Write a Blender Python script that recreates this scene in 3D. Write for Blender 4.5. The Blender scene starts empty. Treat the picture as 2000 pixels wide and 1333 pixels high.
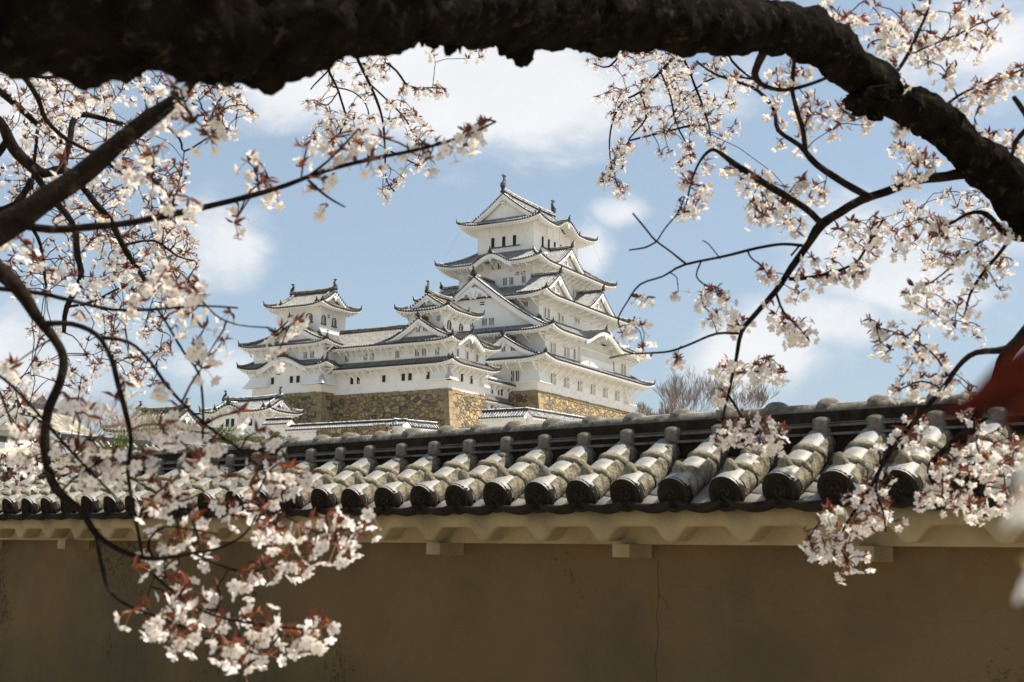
import bpy, math, random
import numpy as np
from mathutils import Vector, Matrix, noise as mnoise
rad = math.radians
sc = bpy.context.scene
COL = sc.collection
random.seed(7)

# ------------------------------------------------------------------ camera
F_PX, PITCH, ROLL = 2478.1, rad(9.58), rad(-0.854)
EYE = Vector((0, 0, 1.6))
_r, _f = Vector((1, 0, 0)), Vector((0, math.cos(PITCH), math.sin(PITCH)))
_u = Vector((0, -math.sin(PITCH), math.cos(PITCH)))
CR = _r * math.cos(ROLL) - _u * math.sin(ROLL)
CU = _r * math.sin(ROLL) + _u * math.cos(ROLL)
camd = bpy.data.cameras.new('camera')
cam = bpy.data.objects.new('camera', camd)
COL.objects.link(cam)
cam.matrix_world = Matrix(((CR.x, CU.x, -_f.x, EYE.x), (CR.y, CU.y, -_f.y, EYE.y), (CR.z, CU.z, -_f.z, EYE.z), (0, 0, 0, 1)))
camd.sensor_width = 36
camd.lens = 36 * F_PX / 2000
camd.clip_start = 0.05
camd.clip_end = 6000
camd.dof.use_dof = True
camd.dof.focus_distance = 60
camd.dof.aperture_fstop = 9.5
sc.camera = cam

# ------------------------------------------------------------------ light
SUN_AZ, SUN_EL = rad(90), rad(58)      # azimuth clockwise from +Y
EXPO = 0.88
sc.view_settings.view_transform = 'Standard'
sc.view_settings.look = 'None'
sc.view_settings.gamma = 1
sc.view_settings.exposure = EXPO
sund = bpy.data.lights.new('sun', 'SUN')
sund.energy = 5.0
sund.angle = rad(0.55)
sund.color = (1.0, 0.93, 0.82)
sun = bpy.data.objects.new('sun', sund)
COL.objects.link(sun)
sdir = Vector((math.cos(SUN_EL) * math.sin(SUN_AZ), math.cos(SUN_EL) * math.cos(SUN_AZ), math.sin(SUN_EL)))
sun.rotation_euler = sdir.to_track_quat('Z', 'Y').to_euler()
sun.location = sdir * 50

world = bpy.data.worlds.new('World')
sc.world = world
world.use_nodes = True
wn, wl = world.node_tree.nodes, world.node_tree.links
wn.clear()


def pdir(px, py):
    return (_f + CR * ((px - 1000) / F_PX) + CU * ((666.5 - py) / F_PX)).normalized()


def nd(nodes, typ, **kw):
    n = nodes.new(typ)
    for k, v in kw.items():
        if k == 'inp':
            for a, b in v.items():
                n.inputs[a].default_value = b
        else:
            setattr(n, k, v)
    return n


def build_sky():
    out = nd(wn, 'ShaderNodeOutputWorld')
    bg = nd(wn, 'ShaderNodeBackground', inp={'Strength': 0.087})
    sky = nd(wn, 'ShaderNodeTexSky', sky_type='NISHITA', sun_disc=False, sun_elevation=SUN_EL, sun_rotation=SUN_AZ,
             air_density=1.0, dust_density=2.2, ozone_density=1.0)
    tc = nd(wn, 'ShaderNodeTexCoord')
    # clouds live on directions of the sky
    nz = nd(wn, 'ShaderNodeTexNoise', inp={'Scale': 7.0, 'Detail': 9.0, 'Roughness': 0.58, 'Distortion': 0.25})
    mp = nd(wn, 'ShaderNodeMapping')
    mp.inputs['Scale'].default_value = (1, 1, 1.7)
    wl.new(tc.outputs['Generated'], mp.inputs[0])
    wl.new(mp.outputs[0], nz.inputs['Vector'])
    nz2 = nd(wn, 'ShaderNodeTexNoise', inp={'Scale': 2.3, 'Detail': 3.0, 'Roughness': 0.5})
    wl.new(mp.outputs[0], nz2.inputs['Vector'])
    blobs = [((980, 170), .165, .058, 1.25), ((560, 180), .07, .04, .9), ((440, 480), .06, .05, 1.3), ((60, 720), .12, .05, 1.3),
             ((450, 730), .10, .035, 1.05), ((1780, 500), .10, .055, 1.3), ((1480, 680), .085, .045, 1.3), ((1620, 630), .05, .03, 1.3),
             ((1225, 412), .026, .018, 1.25), ((1160, 500), .028, .03, 1.05), ((2000, 60), .11, .07, .9), ((1950, 470), .08, .06, 1.0),
             ((900, 330), .05, .04, .5), ((1330, 625), .02, .012, .6), ((0, 180), .1, .05, .7)]
    acc = None
    for (c, rx, rz, am) in blobs:
        d = pdir(*c)
        s = nd(wn, 'ShaderNodeVectorMath', operation='SUBTRACT')
        wl.new(tc.outputs['Generated'], s.inputs[0])
        s.inputs[1].default_value = d
        m = nd(wn, 'ShaderNodeVectorMath', operation='MULTIPLY')
        wl.new(s.outputs[0], m.inputs[0])
        m.inputs[1].default_value = (1 / rx, .5 / rx, 1 / rz)
        le = nd(wn, 'ShaderNodeVectorMath', operation='LENGTH')
        wl.new(m.outputs[0], le.inputs[0])
        mr = nd(wn, 'ShaderNodeMapRange', inp={1: 1.5, 2: 0.0, 3: 0.0, 4: am})
        wl.new(le.outputs['Value'], mr.inputs[0])
        if acc is None:
            acc = mr.outputs[0]
        else:
            mx = nd(wn, 'ShaderNodeMath', operation='MAXIMUM')
            wl.new(acc, mx.inputs[0])
            wl.new(mr.outputs[0], mx.inputs[1])
            acc = mx.outputs[0]
    gl = nd(wn, 'ShaderNodeMath', operation='MULTIPLY', inp={1: 0.75})
    wl.new(nz2.outputs['Fac'], gl.inputs[0])
    ad0 = nd(wn, 'ShaderNodeMath', operation='MULTIPLY_ADD', inp={1: 0.62})
    wl.new(acc, ad0.inputs[0])
    wl.new(gl.outputs[0], ad0.inputs[2])
    n1 = nd(wn, 'ShaderNodeMath', operation='MULTIPLY_ADD', inp={1: 1.5})
    wl.new(nz.outputs['Fac'], n1.inputs[0])
    wl.new(ad0.outputs[0], n1.inputs[2])
    ramp = nd(wn, 'ShaderNodeMapRange', interpolation_type='SMOOTHSTEP', inp={1: 1.38, 2: 1.85, 3: 0.0, 4: 0.95})
    wl.new(n1.outputs[0], ramp.inputs[0])
    # pale milky air of the photograph: part of the sky colour
    haze = nd(wn, 'ShaderNodeMixRGB', blend_type='MIX', inp={0: 0.50})
    haze.inputs[2].default_value = (3.05, 3.85, 4.5, 1)
    wl.new(sky.outputs[0], haze.inputs[1])
    cc = nd(wn, 'ShaderNodeMixRGB', blend_type='MIX')
    cc.inputs[1].default_value = (4.4, 4.7, 5.1, 1)
    cc.inputs[2].default_value = (6.6, 6.55, 6.5, 1)
    wl.new(nz.outputs['Fac'], cc.inputs[0])
    mix = nd(wn, 'ShaderNodeMixRGB', blend_type='MIX')
    wl.new(ramp.outputs[0], mix.inputs[0])
    wl.new(haze.outputs[0], mix.inputs[1])
    wl.new(cc.outputs[0], mix.inputs[2])
    wl.new(mix.outputs[0], bg.inputs[0])
    wl.new(bg.outputs[0], out.inputs[0])


build_sky()

# ------------------------------------------------------------------ materials
MATS = {}


def mat(name, base, rough=0.8, var=None, vscale=3.0, bump=0.0, bscale=20.0, spec=0.3, trans=None, detail=6.0, vlo=.35, vhi=.65, obj=True):
    """principled material; var = second colour mixed by noise"""
    m = bpy.data.materials.new(name)
    m.use_nodes = True
    n, l = m.node_tree.nodes, m.node_tree.links
    b = n['Principled BSDF']
    b.inputs['Base Color'].default_value = (*base, 1)
    b.inputs['Roughness'].default_value = rough
    b.inputs['Specular IOR Level'].default_value = spec
    tc = nd(n, 'ShaderNodeTexCoord')
    co = tc.outputs['Object' if obj else 'Generated']
    if var is not None:
        nz = nd(n, 'ShaderNodeTexNoise', inp={'Scale': vscale, 'Detail': detail, 'Roughness': 0.6})
        l.new(co, nz.inputs['Vector'])
        r = nd(n, 'ShaderNodeMapRange', inp={1: vlo, 2: vhi, 3: 0.0, 4: 1.0})
        l.new(nz.outputs['Fac'], r.inputs[0])
        mx = nd(n, 'ShaderNodeMixRGB')
        mx.inputs[1].default_value = (*base, 1)
        mx.inputs[2].default_value = (*var, 1)
        l.new(r.outputs[0], mx.inputs[0])
        l.new(mx.outputs[0], b.inputs['Base Color'])
    if bump:
        nb = nd(n, 'ShaderNodeTexNoise', inp={'Scale': bscale, 'Detail': 8.0, 'Roughness': 0.65})
        l.new(co, nb.inputs['Vector'])
        bp = nd(n, 'ShaderNodeBump', inp={'Strength': 0.9, 'Distance': bump})
        l.new(nb.outputs['Fac'], bp.inputs['Height'])
        l.new(bp.outputs[0], b.inputs['Normal'])
    if trans:
        out = n['Material Output']
        tr = nd(n, 'ShaderNodeBsdfTranslucent')
        tr.inputs[0].default_value = (*trans[0], 1)
        ms = nd(n, 'ShaderNodeMixShader', inp={0: trans[1]})
        l.new(b.outputs[0], ms.inputs[1])
        l.new(tr.outputs[0], ms.inputs[2])
        l.new(ms.outputs[0], out.inputs[0])
    MATS[name] = m
    return m


PLASTER = mat('castle_plaster', (.82, .81, .79), .85, (.73, .715, .68), .35, spec=.15, vlo=.4, vhi=.8)
TILE_PAN = mat('castle_pan_tile', (.085, .088, .096), .6, (.20, .20, .19), 1.5)
TILE_RIB = mat('castle_round_tile', (.68, .66, .61), .7, (.20, .20, .21), 2.6, vlo=.47, vhi=.58)
TILE_RIB_OLD = mat('weathered_round_tile', (.42, .38, .28), .75, (.13, .125, .11), 2.0, vlo=.42, vhi=.62)
TILE_DARK = mat('castle_tile_end', (.018, .018, .022), .6, (.05, .05, .055), 3)
DARK = mat('window_dark', (.012, .012, .014), .6)
WGREY = mat('shaded_window_panel', (.20, .185, .16), .8)  # grey stands in for the shade inside the window recess
GOLD = mat('gilt_stud', (.65, .46, .08), .35)
BLACKL = mat('black_lacquer', (.02, .018, .016), .4)


def stone_mat():
    m = bpy.data.materials.new('castle_stone')
    m.use_nodes = True
    n, l = m.node_tree.nodes, m.node_tree.links
    b = n['Principled BSDF']
    b.inputs['Roughness'].default_value = .9
    b.inputs['Specular IOR Level'].default_value = .15
    tc = nd(n, 'ShaderNodeTexCoord')
    wob = nd(n, 'ShaderNodeTexNoise', inp={'Scale': 1.1, 'Detail': 3.0})
    l.new(tc.outputs['Object'], wob.inputs['Vector'])
    vm = nd(n, 'ShaderNodeVectorMath', operation='MULTIPLY_ADD')
    vm.inputs[1].default_value = (.8, .8, .8)
    l.new(wob.outputs['Color'], vm.inputs[0])
    l.new(tc.outputs['Object'], vm.inputs[2])
    mp = nd(n, 'ShaderNodeMapping')
    mp.inputs['Scale'].default_value = (1, 1, 1.35)
    l.new(vm.outputs[0], mp.inputs[0])
    v1 = nd(n, 'ShaderNodeTexVoronoi', feature='F1', inp={'Scale': 1.25, 'Randomness': 1.0})
    v2 = nd(n, 'ShaderNodeTexVoronoi', feature='DISTANCE_TO_EDGE', inp={'Scale': 1.25, 'Randomness': 1.0})
    l.new(mp.outputs[0], v1.inputs['Vector'])
    l.new(mp.outputs[0], v2.inputs['Vector'])
    sep = nd(n, 'ShaderNodeSeparateColor')
    l.new(v1.outputs['Color'], sep.inputs[0])
    rp = nd(n, 'ShaderNodeValToRGB')
    cr = rp.color_ramp
    cr.interpolation = 'CONSTANT'
    cols = [(.0, (.115, .105, .09)), (.08, (.335, .245, .135)), (.25, (.265, .20, .115)), (.42, (.21, .18, .125)), (.55, (.38, .285, .155)), (.7, (.24, .18, .105)), (.82, (.31, .22, .105)), (.92, (.16, .145, .115))]
    cr.elements[0].position, cr.elements[0].color = 0, (*cols[0][1], 1)
    cr.elements[1].position, cr.elements[1].color = cols[1][0], (*cols[1][1], 1)
    for p_, c_ in cols[2:]:
        e = cr.elements.new(p_)
        e.color = (*c_, 1)
    l.new(sep.outputs[0], rp.inputs[0])
    nz = nd(n, 'ShaderNodeTexNoise', inp={'Scale': 5.0, 'Detail': 6.0})
    l.new(tc.outputs['Object'], nz.inputs['Vector'])
    mz = nd(n, 'ShaderNodeMixRGB', blend_type='MULTIPLY', inp={0: .55})
    l.new(rp.outputs[0], mz.inputs[1])
    rz = nd(n, 'ShaderNodeMapRange', inp={1: .3, 2: .7, 3: .55, 4: 1.25})
    l.new(nz.outputs['Fac'], rz.inputs[0])
    l.new(rz.outputs[0], mz.inputs[2])
    ed = nd(n, 'ShaderNodeMapRange', inp={1: .0, 2: .055, 3: .25, 4: 1})
    l.new(v2.outputs['Distance'], ed.inputs[0])
    me = nd(n, 'ShaderNodeMixRGB')
    me.inputs[1].default_value = (.06, .05, .035, 1)
    l.new(ed.outputs[0], me.inputs[0])
    l.new(mz.outputs[0], me.inputs[2])
    l.new(me.outputs[0], b.inputs['Base Color'])
    bs = nd(n, 'ShaderNodeMapRange', inp={1: .0, 2: .16, 3: 0, 4: 1})
    l.new(v2.outputs['Distance'], bs.inputs[0])
    ba = nd(n, 'ShaderNodeMath', operation='MULTIPLY_ADD', inp={1: .35})
    l.new(nz.outputs['Fac'], ba.inputs[0])
    l.new(bs.outputs[0], ba.inputs[2])
    bp = nd(n, 'ShaderNodeBump', inp={'Strength': 1.0, 'Distance': .16})
    l.new(ba.outputs[0], bp.inputs['Height'])
    l.new(bp.outputs[0], b.inputs['Normal'])
    return m


STONE = stone_mat()
CORNER = mat('corner_stone', (.33, .245, .135), .9, (.18, .145, .09), 1.3, .05, 4)


def streaky(name, base, v1, v2, scale):
    """aged plaster: big clouds, vertical streaks, specks, fine bump"""
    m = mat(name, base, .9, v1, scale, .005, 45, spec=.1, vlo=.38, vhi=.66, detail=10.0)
    n, l = m.node_tree.nodes, m.node_tree.links
    b = n['Principled BSDF']
    src = b.inputs['Base Color'].links[0].from_socket
    tc = nd(n, 'ShaderNodeTexCoord')
    mp = nd(n, 'ShaderNodeMapping')
    mp.inputs['Scale'].default_value = (3, 3, 1.3)
    l.new(tc.outputs['Object'], mp.inputs[0])
    nz = nd(n, 'ShaderNodeTexNoise', inp={'Scale': 1.0, 'Detail': 8.0, 'Roughness': .65})
    l.new(mp.outputs[0], nz.inputs['Vector'])
    r = nd(n, 'ShaderNodeMapRange', inp={1: .48, 2: .75, 3: 0, 4: .4})
    l.new(nz.outputs['Fac'], r.inputs[0])
    mx = nd(n, 'ShaderNodeMixRGB')
    mx.inputs[2].default_value = (*v2, 1)
    l.new(r.outputs[0], mx.inputs[0])
    l.new(src, mx.inputs[1])
    n3 = nd(n, 'ShaderNodeTexNoise', inp={'Scale': 34.0, 'Detail': 6.0, 'Roughness': .7})
    l.new(tc.outputs['Object'], n3.inputs['Vector'])
    n4 = nd(n, 'ShaderNodeTexNoise', inp={'Scale': 1.1, 'Detail': 3.0})
    l.new(tc.outputs['Object'], n4.inputs['Vector'])
    ad = nd(n, 'ShaderNodeMath', operation='ADD')
    l.new(n3.outputs['Fac'], ad.inputs[0])
    l.new(n4.outputs['Fac'], ad.inputs[1])
    r2 = nd(n, 'ShaderNodeMapRange', inp={1: 1.12, 2: 1.22, 3: 0, 4: .75})
    l.new(ad.outputs[0], r2.inputs[0])
    m2 = nd(n, 'ShaderNodeMixRGB')
    m2.inputs[2].default_value = (.035, .028, .012, 1)
    l.new(r2.outputs[0], m2.inputs[0])
    l.new(mx.outputs[0], m2.inputs[1])
    # soft crazing
    vo = nd(n, 'ShaderNodeTexVoronoi', feature='DISTANCE_TO_EDGE', inp={'Scale': .55})
    wv = nd(n, 'ShaderNodeVectorMath', operation='MULTIPLY_ADD')
    wv.inputs[1].default_value = (.45, .45, .45)
    l.new(n4.outputs['Color'], wv.inputs[0])
    l.new(tc.outputs['Object'], wv.inputs[2])
    l.new(wv.outputs[0], vo.inputs['Vector'])
    r3 = nd(n, 'ShaderNodeMapRange', inp={1: .0, 2: .003, 3: .16, 4: 0})
    l.new(vo.outputs['Distance'], r3.inputs[0])
    m3 = nd(n, 'ShaderNodeMixRGB')
    m3.inputs[2].default_value = (.04, .033, .02, 1)
    l.new(r3.outputs[0], m3.inputs[0])
    l.new(m2.outputs[0], m3.inputs[1])
    l.new(m3.outputs[0], b.inputs['Base Color'])
    return m


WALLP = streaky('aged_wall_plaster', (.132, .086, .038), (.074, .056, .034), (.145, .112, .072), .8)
EAVEP = mat('eave_plaster', (.31, .245, .14), .9, (.21, .16, .09), 3.5, .0015, 50, spec=.1)
FT_SMOOTH = mat('foreground_tile', (.17, .17, .166), .52, (.34, .305, .225), 9.0, .003, 40, spec=.35, vlo=.45, vhi=.72)
FT_ROUGH = mat('rough_tile_mortar', (.27, .24, .17), .95, (.09, .08, .06), 28, .010, 55, spec=.1)
FT_RIDGE = mat('ridge_mortar', (.21, .19, .155), .95, (.09, .083, .07), 22, .012, 45, spec=.1)
FT_DARK = mat('dark_tile_face', (.012, .010, .008), .95, (.024, .019, .014), 12, .001, 60, spec=.08)
FT_LEDGE = mat('ridge_ledge_tile', (.11, .105, .10), .6, (.04, .038, .035), 8, .002, 50)
MUD = mat('ridge_mud', (.015, .012, .009), .95, (.03, .024, .017), 14, .008, 30, spec=.03)


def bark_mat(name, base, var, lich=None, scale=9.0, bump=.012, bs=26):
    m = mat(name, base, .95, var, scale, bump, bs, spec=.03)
    if lich:
        n, l = m.node_tree.nodes, m.node_tree.links
        b = n['Principled BSDF']
        src = b.inputs['Base Color'].links[0].from_socket
        tc = nd(n, 'ShaderNodeTexCoord')
        nz = nd(n, 'ShaderNodeTexNoise', inp={'Scale': 34.0, 'Detail': 8.0, 'Roughness': .75})
        l.new(tc.outputs['Object'], nz.inputs['Vector'])
        r = nd(n, 'ShaderNodeMapRange', inp={1: .56, 2: .66, 3: 0, 4: .6})
        l.new(nz.outputs['Fac'], r.inputs[0])
        mx = nd(n, 'ShaderNodeMixRGB')
        mx.inputs[2].default_value = (*lich, 1)
        l.new(r.outputs[0], mx.inputs[0])
        l.new(src, mx.inputs[1])
        l.new(mx.outputs[0], b.inputs['Base Color'])
    return m


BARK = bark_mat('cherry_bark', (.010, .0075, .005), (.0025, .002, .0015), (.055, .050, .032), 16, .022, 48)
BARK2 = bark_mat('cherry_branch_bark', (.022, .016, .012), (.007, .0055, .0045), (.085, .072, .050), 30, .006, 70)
TWIG = mat('cherry_twig', (.034, .021, .016), .9, (.016, .010, .008), 30, spec=.05)
PETAL = mat('petal', (.70, .655, .62), .7, (.76, .73, .70), 40, spec=.1, trans=((.86, .80, .72), .32))
PINK = mat('flower_heart', (.55, .26, .18), .7, (.66, .48, .20), 150)
LEAF = mat('young_bronze_leaf', (.085, .024, .014), .5, (.16, .055, .022), 25, spec=.35, trans=((.28, .07, .02), .35))
LEAF_DARK = mat('dark_red_leaf', (.035, .007, .005), .7, (.07, .014, .008), 60, spec=.05, trans=((.055, .008, .004), .3))
PEDI = mat('pedicel', (.26, .13, .07), .7)
SOIL = mat('ground_soil', (.42, .38, .31), .95, (.30, .275, .21), .5, .02, 8)
GREENB = mat('pine_green', (.035, .05, .014), .7, (.10, .11, .02), 6, trans=((.12, .16, .03), .2))
BARE = mat('bare_twig', (.22, .175, .145), .9)
BUDPINK = mat('pink_bud', (.50, .33, .29), .8, trans=((.6, .4, .35), .3))
BUDGREEN = mat('yellow_green_bud', (.26, .23, .10), .8, trans=((.4, .38, .12), .3))


# ------------------------------------------------------------------ mesh helpers
class MB:
    def __init__(s):
        s.v, s.f, s.m = [], [], []

    def poly(s, pts, m=0):
        k = len(s.v)
        s.v.extend(pts)
        s.f.append(tuple(range(k, k + len(pts))))
        s.m.append(m)

    def grid(s, rows, m=0, close=False):
        k = len(s.v)
        nc = len(rows[0])
        for r in rows:
            s.v.extend(r)
        for i in range(len(rows) - 1):
            for j in range(nc if close else nc - 1):
                j2 = (j + 1) % nc
                s.f.append((k + i * nc + j, k + i * nc + j2, k + (i + 1) * nc + j2, k + (i + 1) * nc + j))
                s.m.append(m)

    def box(s, x0, x1, y0, y1, z0, z1, m=0):
        s.hexa([(x0, y0, z0), (x1, y0, z0), (x1, y1, z0), (x0, y1, z0), (x0, y0, z1), (x1, y0, z1), (x1, y1, z1), (x0, y1, z1)], m)

    def hexa(s, p, m=0):
        k = len(s.v)
        s.v.extend(p)
        for f in ((0, 3, 2, 1), (4, 5, 6, 7), (0, 1, 5, 4), (1, 2, 6, 5), (2, 3, 7, 6), (3, 0, 4, 7)):
            s.f.append(tuple(k + i for i in f))
            s.m.append(m)

    def beam(s, a, b, w, h, m=0, up=(0, 0, 1)):
        a, b, up = Vector(a), Vector(b), Vector(up)
        d = (b - a).normalized()
        x = d.cross(up)
        if x.length < 1e-4:
            x = Vector((1, 0, 0))
        x = x.normalized() * (w / 2)
        y = x.cross(d).normalized() * (h / 2)
        s.hexa([a - x - y, a + x - y, b + x - y, b - x - y, a - x + y, a + x + y, b + x + y, b - x + y], m)

    def tube(s, path, radii, n=6, m=0, cap=True, ph=0.0, jit=None):
        path = [Vector(p) for p in path]
        if isinstance(radii, (int, float)):
            radii = [radii] * len(path)
        k = len(s.v)
        N = len(path)
        prev = None
        for i, p in enumerate(path):
            t = (path[min(i + 1, N - 1)] - path[max(i - 1, 0)])
            if t.length < 1e-9:
                t = Vector((0, 0, 1))
            t.normalize()
            if prev is None:
                prev = t.orthogonal().normalized()
            x = (prev - t * prev.dot(t))
            if x.length < 1e-6:
                x = t.orthogonal()
            x.normalize()
            prev = x
            y = t.cross(x)
            for j in range(n):
                a = 2 * math.pi * j / n + ph
                r = radii[i]
                q = p + (x * math.cos(a) + y * math.sin(a)) * r
                if jit:
                    q = jit(q, p, r)
                s.v.append(q)
        for i in range(N - 1):
            for j in range(n):
                j2 = (j + 1) % n
                s.f.append((k + i * n + j, k + i * n + j2, k + (i + 1) * n + j2, k + (i + 1) * n + j))
                s.m.append(m)
        if cap:
            s.f.append(tuple(k + j for j in reversed(range(n))))
            s.m.append(m)
            s.f.append(tuple(k + (N - 1) * n + j for j in range(n)))
            s.m.append(m)

    def halftube(s, path, r, side, up, m=0, n=4, side_m=None):
        """open tube over a surface: half circle spanning side/up"""
        rows = []
        for p in path:
            p = Vector(p)
            rows.append([p + side * (r * math.cos(math.pi * j / n)) + up * (r * math.sin(math.pi * j / n)) for j in range(n + 1)])
        k0 = len(s.m)
        s.grid(rows, m)
        if side_m is not None:
            for i in range(k0, len(s.m)):
                if (i - k0) % n in (0, n - 1):
                    s.m[i] = side_m

    def disc(s, c, ax, r, ln, m=0, n=7):
        c, ax = Vector(c), Vector(ax).normalized()
        x = ax.orthogonal().normalized()
        y = ax.cross(x)
        a = [c + ax * ln + (x * math.cos(2 * math.pi * j / n) + y * math.sin(2 * math.pi * j / n)) * r for j in range(n)]
        b = [p - ax * ln for p in a]
        k = len(s.v)
        s.v.extend(a + b)
        s.f.append(tuple(range(k, k + n)))
        s.m.append(m)
        for j in range(n):
            s.f.append((k + j, k + n + j, k + n + (j + 1) % n, k + (j + 1) % n))
            s.m.append(m)

    def mesh(s, name, mats, smooth=False):
        me = bpy.data.meshes.new(name)
        me.from_pydata([tuple(p) for p in s.v], [], s.f)
        for mm in mats:
            me.materials.append(mm)
        me.polygons.foreach_set('material_index', s.m)
        if smooth:
            me.polygons.foreach_set('use_smooth', [True] * len(s.f))
        me.update()
        return me

    def build(s, name, mats, parent=None, smooth=False):
        return obj(name, s.mesh(name, mats, smooth), parent)


def obj(name, data, parent=None):
    o = bpy.data.objects.new(name, data)
    COL.objects.link(o)
    if parent is not None:
        o.parent = parent
    return o


def tag(o, label=None, cat=None, group=None, kind=None):
    if label:
        o['label'] = label
    if cat:
        o['category'] = cat
    if group:
        o['group'] = group
    if kind:
        o['kind'] = kind
    return o


def thing(name, label, cat, loc=(0, 0, 0), rz=0, group=None):
    o = obj(name, None)
    o.location = loc
    o.rotation_euler = (0, 0, rz)
    return tag(o, label, cat, group)


def W(px, py, d):
    """point that is seen at (px, py) of the 2000 px photograph, d metres ahead"""
    return EYE + (_f + CR * ((px - 1000) / F_PX) + CU * ((666.5 - py) / F_PX)) * d


# ------------------------------------------------------------------ ground
def ground_h(x, y):
    r = math.hypot(x, y)
    t = min(max((y - 18) / 95.0, 0), 1)
    h = 10.4 * t * t * (3 - 2 * t)
    fall = min(max((abs(x - 15) - 90) / 120, 0), 1)
    h *= 1 - fall * fall * (3 - 2 * fall)
    if y > 260:
        u = min((y - 260) / 200, 1)
        h *= 1 - u * u * (3 - 2 * u)
    return h + .15 * math.sin(x * .11) * math.sin(y * .07) * min(r / 60, 1)


def build_ground():
    xs = [-2500, -1200, -600, -300] + list(range(-220, 260, 8)) + [300, 600, 1200, 2500]
    ys = [-2500, -800, -200, -60, -20, -5] + list(range(0, 120, 6)) + list(range(120, 480, 12)) + [600, 1200, 3000]
    b = MB()
    b.grid([[(x, y, ground_h(x, y)) for x in xs] for y in ys])
    tag(b.build('ground', [SOIL], smooth=True), kind='structure')


build_ground()
# ------------------------------------------------------------------ castle
YAW = rad(30.328)
CO = Vector((176 * .0209, 176, 0))
CU_, CV_ = Vector((math.cos(YAW), -math.sin(YAW), 0)), Vector((math.sin(YAW), math.cos(YAW), 0))


def cw(u, v, z):
    return CO + CU_ * u + CV_ * v + Vector((0, 0, z))


K_S = [(1, 0), (0, 1), (-1, 0), (0, -1)]      # along the wall: west, south, east, north face
K_I = [(0, 1), (-1, 0), (0, -1), (1, 0)]      # into the building


class Bld:
    def __init__(s, name, label, cat, base, old=False, group=None):
        s.base = Vector(base)
        s.root = thing(name, label, cat, cw(*base), -YAW, group)
        s.cache = {}
        s.rib = TILE_RIB_OLD if old else TILE_RIB
        s.mats = [TILE_PAN, s.rib, TILE_DARK, PLASTER]

    def put(s, mb, name, mats, parent=None, smooth=False):
        b = s.base
        mb.v = [(p[0] - b.x, p[1] - b.y, p[2] - b.z) for p in mb.v]
        return mb.build(name, mats, parent or s.root, smooth)

    def inst(s, name, key, maker, pos, k, parent=None, scale=None):
        """place a shared little mesh at castle position pos turned to face k"""
        if key not in s.cache:
            s.cache[key] = maker()
        o = obj(name, s.cache[key], parent or s.root)
        o.location = Vector(pos) - s.base
        o.rotation_euler = (0, 0, k * math.pi / 2)
        if scale:
            o.scale = (scale,) * 3
        return o


def g_(t):
    return t * (.72 + .28 * t)


def corner(rect, k):
    u0, u1, v0, v1 = rect
    return [(u0, v0), (u1, v0), (u1, v1), (u0, v1)][k]


def P3(A, k, s, d, z):
    S, I = K_S[k], K_I[k]
    return (A[0] + S[0] * s + I[0] * d, A[1] + S[1] * s + I[1] * d, z)


def kz(kara, s):
    sc_, w, h = kara
    x = (s - sc_) / w
    if abs(x) >= 1:
        return None
    return h * (.5 + .5 * math.cos(math.pi * x)) ** .72


def slope(T, A, k, L, D, zf, dmf, breaks, sp=.42, nt=4, rr=.092, cap=True):
    """tiled slope: pans, round ribs, dark round ends"""
    S, I = Vector((*K_S[k], 0)), Vector((*K_I[k], 0))
    for a, b in zip(breaks[:-1], breaks[1:]):
        n = max(1, round((b - a) / sp))
        rows = []
        for i in range(n + 1):
            s = a + (b - a) * i / n
            dm = dmf(min(max(s, a + 1e-3), b - 1e-3))
            rows.append([P3(A, k, s, dm * j / nt, zf(s, dm * j / nt)) for j in range(nt + 1)])
        T.grid(rows, 0)
        for i in range(n):
            s = a + (b - a) * (i + .5) / n
            dm = dmf(s)
            if dm < .25:
                continue
            path = [P3(A, k, s, -.06 + (dm + .06) * j / nt, zf(s, max(0, dm * j / nt)) + .01) for j in range(nt + 1)]
            T.halftube(path, rr, S, Vector((0, 0, 1.15)), 1, 3, 0)
            if cap:
                T.disc(P3(A, k, s, -.08, zf(s, 0) + .02), -I, rr * 1.6, .06, 2)


def eave(E, A, k, L, zf, wd, hipA=True, hipB=True, rise=.35, s0=0., s1=None, th=1.0):
    """white plastered eave: two stepped boards, soffit and rafters"""
    s1 = L if s1 is None else s1
    n = max(2, int((s1 - s0) / .5))
    rows = []

    def se(s, d):
        lo = d if hipA else s0
        hi = L - d if hipB else s1
        return min(max(s, lo), hi)
    for i in range(n + 1):
        s = s0 + (s1 - s0) * i / n
        z = zf(s, 0)
        zz = z - .55 * th
        r = [(.05, z - .09), (.05, z - .30 * th), (.30, z - .30 * th), (.34, z - .36 * th), (wd, min(zz + .16 + rise * (wd - .32), zf(s, wd) - .2))]
        rows.append([P3(A, k, se(s, d), d, q) for d, q in r])
    E.grid(rows, 0)
    m = int((s1 - s0) / .52)
    for i in range(m):
        s = s0 + (s1 - s0) * (i + .5) / m
        dm = wd
        if hipA:
            dm = min(dm, s)
        if hipB:
            dm = min(dm, L - s)
        if dm < .7:
            continue
        z = zf(s, 0) - .55 * th
        E.beam(P3(A, k, s, .24, z + .08), P3(A, k, s, dm, min(z + .08 + rise * (dm - .24), zf(s, dm) - .28)), .2, .2, 0)


def strut_mesh(dep, drop):
    b = MB()
    b.beam((0, dep * .30, 0), (0, dep + .02, -drop), .15, .15)
    b.beam((0, dep * .2, .02), (0, dep, .02 + .1), .15, .16)
    return b.mesh('bracket', [PLASTER])


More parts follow.
